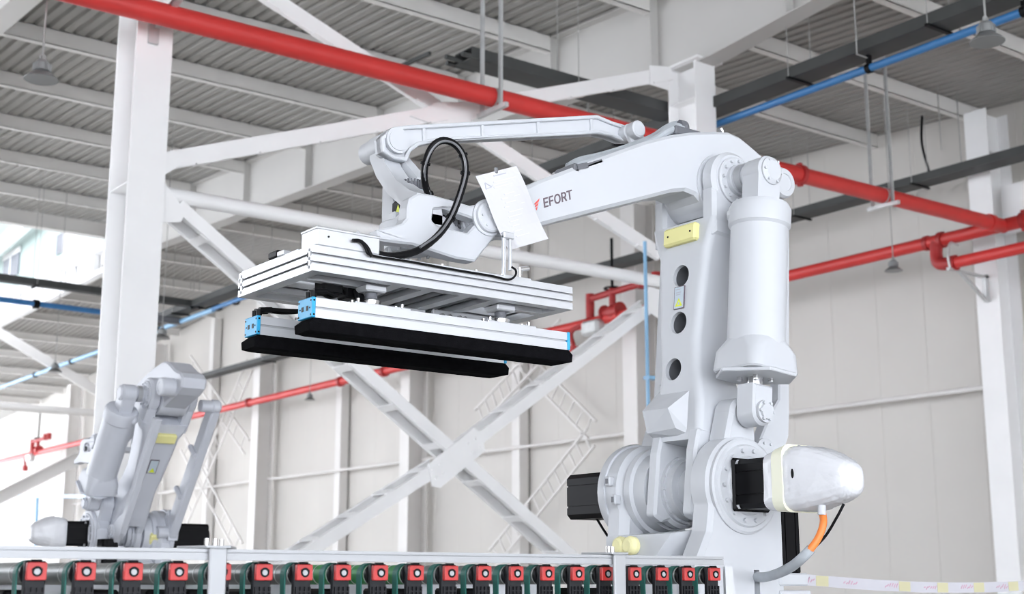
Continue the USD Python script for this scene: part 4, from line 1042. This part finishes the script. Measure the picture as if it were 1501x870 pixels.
def bar(yc):
    x0, x1, w = 1.85, 2.815, .084
    al = t.part('suction_bar', beam([x0 + .012, yc, (ZB[1] + ZB[2]) / 2], [x1 - .01, yc, (ZB[1] + ZB[2]) / 2], slotsec(w - .006, ZB[2] - ZB[1], 1)), 'alu', smooth=False)
    t.part('groove_line', box([x0 + .014, yc - w / 2 + .0085, ZB[1] + .026], [x1 - .012, yc - w / 2 + .0095, ZB[1] + .033]), 'alug', under=al, smooth=False)
    t.part('end_cap', box([x0, yc - w / 2 - .001, ZB[1]], [x0 + .013, yc + w / 2 + .001, ZB[2] + .001], .002), 'cyan', under=al, label='cyan end cap')
    t.part('end_cap', box([x1 - .011, yc - w / 2 - .001, ZB[1]], [x1, yc + w / 2 + .001, ZB[2] + .001], .002), 'cyan', under=al, label='cyan end cap')
    for dz in (.008, .05):
        t.part('cap_screw', [rod([x0 - .001, yc + s * .036, ZB[1] + dz], [x0 + .001, yc + s * .036, ZB[1] + dz], .003, 8) for s in (-1, 1)] + [rod([x0 + .0065, yc - w / 2 - .002, ZB[1] + dz], [x0 + .0065, yc - w / 2, ZB[1] + dz], .003, 8)], 'black', under=al)
    t.part('cap_print', [box([x0 - .0008, yc + a, ZB[1] + .022], [x0, yc + a + .012, ZB[1] + .036]) for a in (-.02, .008)] + [box([x0 - .0008, yc + a, ZB[1] + .027], [x0, yc + a + .006, ZB[1] + .031]) for a in (-.032, .026)], 'black', under=al, smooth=False)
    t.part('foam_pad', hull([[x0 + .012, yc - w / 2 + .004, ZB[1]], [x1 - .004, yc - w / 2 + .004, ZB[1]], [x0 + .012, yc + w / 2 - .004, ZB[1]], [x1 - .004, yc + w / 2 - .004, ZB[1]],
                             [x0 - .008, yc - w / 2 - .004, ZB[1] - .016], [x1 + .006, yc - w / 2 - .004, ZB[1] - .016], [x0 - .008, yc + w / 2 + .004, ZB[1] - .016], [x1 + .006, yc + w / 2 + .004, ZB[1] - .016],
                             [x0 - .006, yc - w / 2 - .003, ZB[0] + .005], [x1 + .004, yc - w / 2 - .003, ZB[0] + .005], [x0 - .006, yc + w / 2 + .003, ZB[0] + .005], [x1 + .004, yc + w / 2 + .003, ZB[0] + .005], [x0 + .02, yc - w / 2 + .006, ZB[0]], [x1 - .02, yc - w / 2 + .006, ZB[0]], [x0 + .02, yc + w / 2 - .006, ZB[0]], [x1 - .02, yc + w / 2 - .006, ZB[0]]]), 'foam', smooth=False, label='black foam suction pad')
    for px in (547, 737):
        x = at(px, 430, y=3.45)[0]
        s = t.part('spring_post', [rod([x, yc, ZB[2] + .012], [x, yc, GZ0], .011, 16), lathe([x, yc, ZB[2] + .008], [0, 0, 1], [(0, .03), (.012, .03), (.014, .02), (.02, .018)], 20)], 'chrome')
        hl = [[x + .017 * math.cos(a), yc + .017 * math.sin(a), ZB[2] + .026 + (GZ0 - ZB[2] - .048) * a / (2 * math.pi * 6)] for a in np.linspace(0, 12 * math.pi, 97)]
        t.part('spring', tube(hl, .0028, 6, 1), 'dgrey', under=s)
        t.part('upper_block', box([x - .036, yc - .034, GZ0 - .02], [x + .036, yc + .034, GZ0], .004), 'alu', under=s)
        t.part('base_strip', box([x - .07, yc - .03, ZB[2]], [x + .125, yc + .03, ZB[2] + .008], .002), 'alu', under=s)
        t.part('base_bolt', [rod([x + d, yc + e, ZB[2] + .008], [x + d, yc + e, ZB[2] + .02], .006, 8) for d in (-.055, .1) for e in (-.018, .018)], 'chrome', under=s)
    # elbow fittings on the left cap end
    for d in (.02, .05):
        e = t.part('air_elbow', [rod([x0 + .012 + .02, yc - .01 + d, ZB[2]], [x0 + .032, yc - .01 + d, ZB[2] + .03], .009, 12), rod([x0 + .032, yc - .01 + d, ZB[2] + .028], [x0 + .075, yc - .01 + d, ZB[2] + .034], .009, 12)], 'black', label='black air elbow')
        t.part('elbow_nut', rod([x0 + .032, yc - .01 + d, ZB[2]], [x0 + .032, yc - .01 + d, ZB[2] + .01], .0105, 6), 'galv', under=e)
    return al


bar(3.4625); bar(3.8125)
for k, d in enumerate((.02, .05)):
    t.part('air_tube', tube([[1.92, 3.8 + d, ZB[2] + .034], [2.0, 3.78 + d, ZB[2] + .036], [2.1, 3.72, ZB[2] + .04 + .01 * k], [2.14, 3.66, GZ0 - .01]], .0065, 8), 'black')
    t.part('air_tube', tube([[1.92, 3.45 + d, ZB[2] + .034], [1.965, 3.47 + d, ZB[2] + .03], [2.0, 3.52, ZB[2] + .045], [2.02 + .02 * k, 3.56, GZ0 - .005]], .0065, 8), 'black')
t.part('valve_block', [box([1.93, 3.50, GZ0 - .028], [2.0, 3.56, GZ0 + .03], .006), box([2.02, 3.52, GZ0 - .03], [2.06, 3.58, GZ0 + .02], .005)], 'black')
t.part('valve_stem', [rod([2.03, 3.46, ZB[2] + .0], [2.045, 3.5, GZ0 - .01], .011, 10), rod([2.06, 3.46, ZB[2]], [2.05, 3.5, GZ0 - .01], .009, 10)], 'black')
t.part('bracket_plate', [box([2.41, 3.63, GZ0 - .07], [2.55, 3.642, GZ0], .002), box([2.3, 3.66, GZ0 - .06], [2.4, 3.67, GZ0], .002)], 'alu')
t.part('plate_bolt', [rod([x, 3.63, GZ0 - z], [x, 3.618, GZ0 - z], .008, 8) for x in (2.44, 2.47, 2.51, 2.53) for z in (.02, .055)], 'chrome')

# hose, wire and plug
yh = 3.44
hp = [at(x, y, y=yy) for x, y, yy in ((534, 357, 3.40), (542, 366, 3.39), (556, 373, 3.39), (580, 375, 3.40), (612, 367, 3.42), (640, 347, 3.45), (660, 320, 3.46), (674, 286, 3.46), (682, 255, 3.46), (679, 229, 3.46), (666, 211, 3.47), (648, 206, 3.48), (633, 216, 3.50), (624, 238, 3.52), (622, 262, 3.55), (628, 284, 3.58), (640, 301, 3.60), (650, 312, 3.61))]
t = Thing('corrugated_hose', 'black hose looping up beside the robot wrist', 'hose', hp[0])
t.part('hose', tube(hp, .0115, 12, 8, .05), 'black')
t.part('clear_tube', tube([p + [0, -.013, 0] + (np.array([2.27, p[1], 1.9 + .2]) - p) / np.linalg.norm(np.array([2.27, p[1], 2.1]) - p) * .008 for p in hp[4:]], .004, 8, 6), 'clear')
for k in (6, 8, 9, 13, 15):
    d = hp[k + 1] - hp[k - 1]; t.part('cable_tie', ring(hp[k], d, .009, .0165, .007, 16), 'black')
t.part('plug', [rod(at(520, 342, y=3.40), at(530, 352, y=3.395), .014, 14), rod(at(526, 348, y=3.398), at(536, 360, y=3.39), .017, 14, .013)], 'robot')
t = Thing('sensor_wire', 'thin black wire running along the gripper frame edge', 'wire', at(540, 372, y=3.36))
t.part('wire', tube([at(530, 352, y=3.362), at(536, 364, y=3.36), at(545, 374, y=3.36), at(600, 383, y=3.362), at(660, 394, y=3.362), at(720, 404, y=3.362), at(745, 409.5, y=3.362), at(755, 404, y=3.36), at(756, 396, y=3.36), at(750, 391, y=3.37)], .0035, 8), 'black')
t.part('wire_branch', tube([at(517, 352, y=3.36), at(528, 353, y=3.36), at(538, 362, y=3.36), at(545, 376, y=3.36)], .0055, 8), 'black')
# ================================================================== THE CONVEYOR
BX = [48.7, 120.4, 190.2, 257, 320, 381, 440, 497, 551, 604, 653.6, 703, 749, 794, 837.4, 880.5, 922.7, 962.3, 1001.3, 1038]
P0, PITCH = .959, .1063
CYF = 2.945
t = Thing('roller_conveyor', 'roller conveyor with red-capped black brackets along the bottom edge', 'conveyor', (2, 3.3, 0))
XS = [P0 + PITCH * (k - 2) for k in range(22)]
for k, x in enumerate(XS):
    gr = k in (9, 10, 11)
    r = t.part('roller', [rod([x, 2.984, .8175], [x, 3.85, .8175], .0245, 28)], 'green' if gr else 'roller', label='roller with a green cover' if gr else None)
    t.part('end_disc', [lathe([x, 2.9725, .8175], [0, 1, 0], [(0, .02), (.0, .025), (.003, .0275), (.010, .0275), (.0125, .025)], 28)], 'black', under=r)
    t.part('groove_ring', [ring([x, yy, .8175], [0, 1, 0], .024, .0252, .003, 28) for yy in (2.9885, 3.055)], 'galv', under=r)
    loop = [(.0268 * math.cos(a), .0268 * math.sin(a)) for a in np.linspace(0, math.pi, 15)]
    pth = sg.LineString([(.0225, -.32)] + loop + [(-.0225, -.32)]).buffer(.0018, cap_style=2)
    t.part('drive_belt', xf(exty(pth, 2.996, 3.018), tr(x, 0, .8175)), 'belt', under=r, smooth=35)
    # bracket
    lo = [(-.0205, -.42), (.0205, -.42), (.0225, -.012), (-.0225, -.012)]
    b = t.part('roller_bracket', [exty(rnd([(-.0215, -.42), (.0215, -.42), (.0225, .0255), (-.0225, .0255)], .003), 2.957, 2.972, .002).apply_translation([x, 0, .8175])] + [box([x + d - .0015, 2.951, .40], [x + d + .0015, 2.958, .788]) for d in (-.0185, -.006, .006, .0185)] + [box([x - .018, 2.9515, z], [x + .018, 2.958, z + .003]) for z in (.775, .70)], 'bracketb')
    hole = unary_union([circ(0, 0, .0098, 8), sg.box(-.0098, 0, .0098, .006)])
    cap = rnd([(-.0212, -.0185), (.0212, -.0185), (.0212, .019), (-.0212, .019)], .003).difference(hole)
    t.part('red_cap', exty(cap, 2.945, 2.9575, .0015).apply_translation([x, 0, .8215]), 'redcap', under=b, label='red bracket cap')
    t.part('cap_ring', [exty(unary_union([circ(0, 0, .0112, 8), sg.box(-.0112, 0, .0112, .006)]).difference(circ(0, 0, .007, 8)), 2.9435, 2.957).apply_translation([x, 0, .8215]), box([x - .012, 2.95, .840], [x + .012, 2.962, .8465], .002)], 'black', under=b)
    t.part('axle_end', [rod([x, 2.944, .8205], [x, 2.957, .8205], .0069, 14)], 'rail', under=b)
xr0, xr1 = .5, 2.983
sec = unary_union([rect(.03, .025)]).difference(rect(.008, .0022, .0135, .004)).difference(rect(.008, .0022, -.0135, .004))
t.part('guide_rail', beam([xr0, 2.93, .8605], [xr1, 2.93, .8605], sec), 'rail', smooth=False)
for px in (318, 906):
    x = at(px, 815, y=2.91)[0]
    s = t.part('rail_support', [box([x - .021, 2.900, .55], [x + .021, 2.912, .8745], .003), extz(rnd([(x - .03, 2.9), (x + .03, 2.9), (x + .11, 3.04), (x + .05, 3.06), (x - .06, 3.0)], .004), .8745, .8805, .001)], 'rail')
    t.part('support_bolt', [rod([x + a, 2.915 + b, .8805], [x + a, 2.915 + b, .897], .006, 8) for a, b in ((-.015, .02), (.015, .04), (.045, .07))], 'chrome', under=s)
t.part('side_beam', box([.5, 3.03, .42], [3.03, 3.05, .74], .004), 'dgrey', smooth=False)
t.part('far_side_beam', box([.5, 3.86, .6], [3.03, 3.89, .83], .004), 'alu', smooth=False)
for x in (.75, 1.9, 2.95):
    for y in (3.0, 3.85):
        t.part('leg', [box([x - .025, y - .01, 0], [x + .025, y + .04, .62], .004), box([x - .05, y - .03, 0], [x + .05, y + .07, .01])], 'alu')
for px in (20, 145, 226, 285, 362, 475, 575, 680, 860):
    x = at(px, 866, y=3.2)[0]
    t.part('drive_box', box([x - .035, 3.16, .68], [x + .035, 3.3, .782], .006), 'black')
t.part('end_plate', [hull([[3.03, 2.955, .845], [3.03, 2.955, .4], [3.12, 2.955, .4], [3.06, 2.955, .845], [3.03, 2.965, .845], [3.03, 2.965, .4], [3.12, 2.965, .4], [3.06, 2.965, .845]])], 'alu', smooth=False)

# barrier tape behind the robot
a, b = at(1168, 848, d=6.2), at(1560, 858, d=7.4); b[2] = a[2] - .02
t = Thing('barrier_tape', 'pale barrier tape with yellow blocks and pink marks at lower right', 'barrier tape', a); d = b - a; L = np.linalg.norm(d)
pt = lambda s, z: a + d * s + [0, 0, z - .03 * math.sin(s * math.pi)]
for k in range(16):
    t.part('strip', beam(pt(k / 16, 0), pt((k + 1) / 16, 0), rect(.001, .05)), 'tapew', smooth=False)
rg = random.Random(3)
nrm = np.cross(d / L, [0, 0, 1]) * .0015
if nrm @ a > 0: nrm = -nrm
for k in range(7):
    s0 = .04 + k * .14
    if k % 2 == 0 or k > 2:
        t.part('yellow_block', beam(pt(s0 + .02, 0) + nrm, pt(s0 + .06, 0) + nrm, rect(.001, .046)), 'tapey', smooth=False)
    for j in range(6):
        s = s0 - .03 + j * .008
        if s > 0:
            t.part('pink_mark', beam(pt(s, rg.uniform(-.012, .0)) + nrm, pt(s + .006, rg.uniform(0, .014)) + nrm, rect(.001, .006)), 'pink', smooth=False)
ap = Thing('tape_post', 'slim grey post holding the barrier tape beyond the right frame edge', 'post', (*b[:2], 0))
ap.part('pole', rod([*b[:2], 0], [*b[:2], .95], .02, 12), 'galv'); ap.part('foot', rod([*b[:2], 0], [*b[:2], .02], .15, 20), 'dgrey')
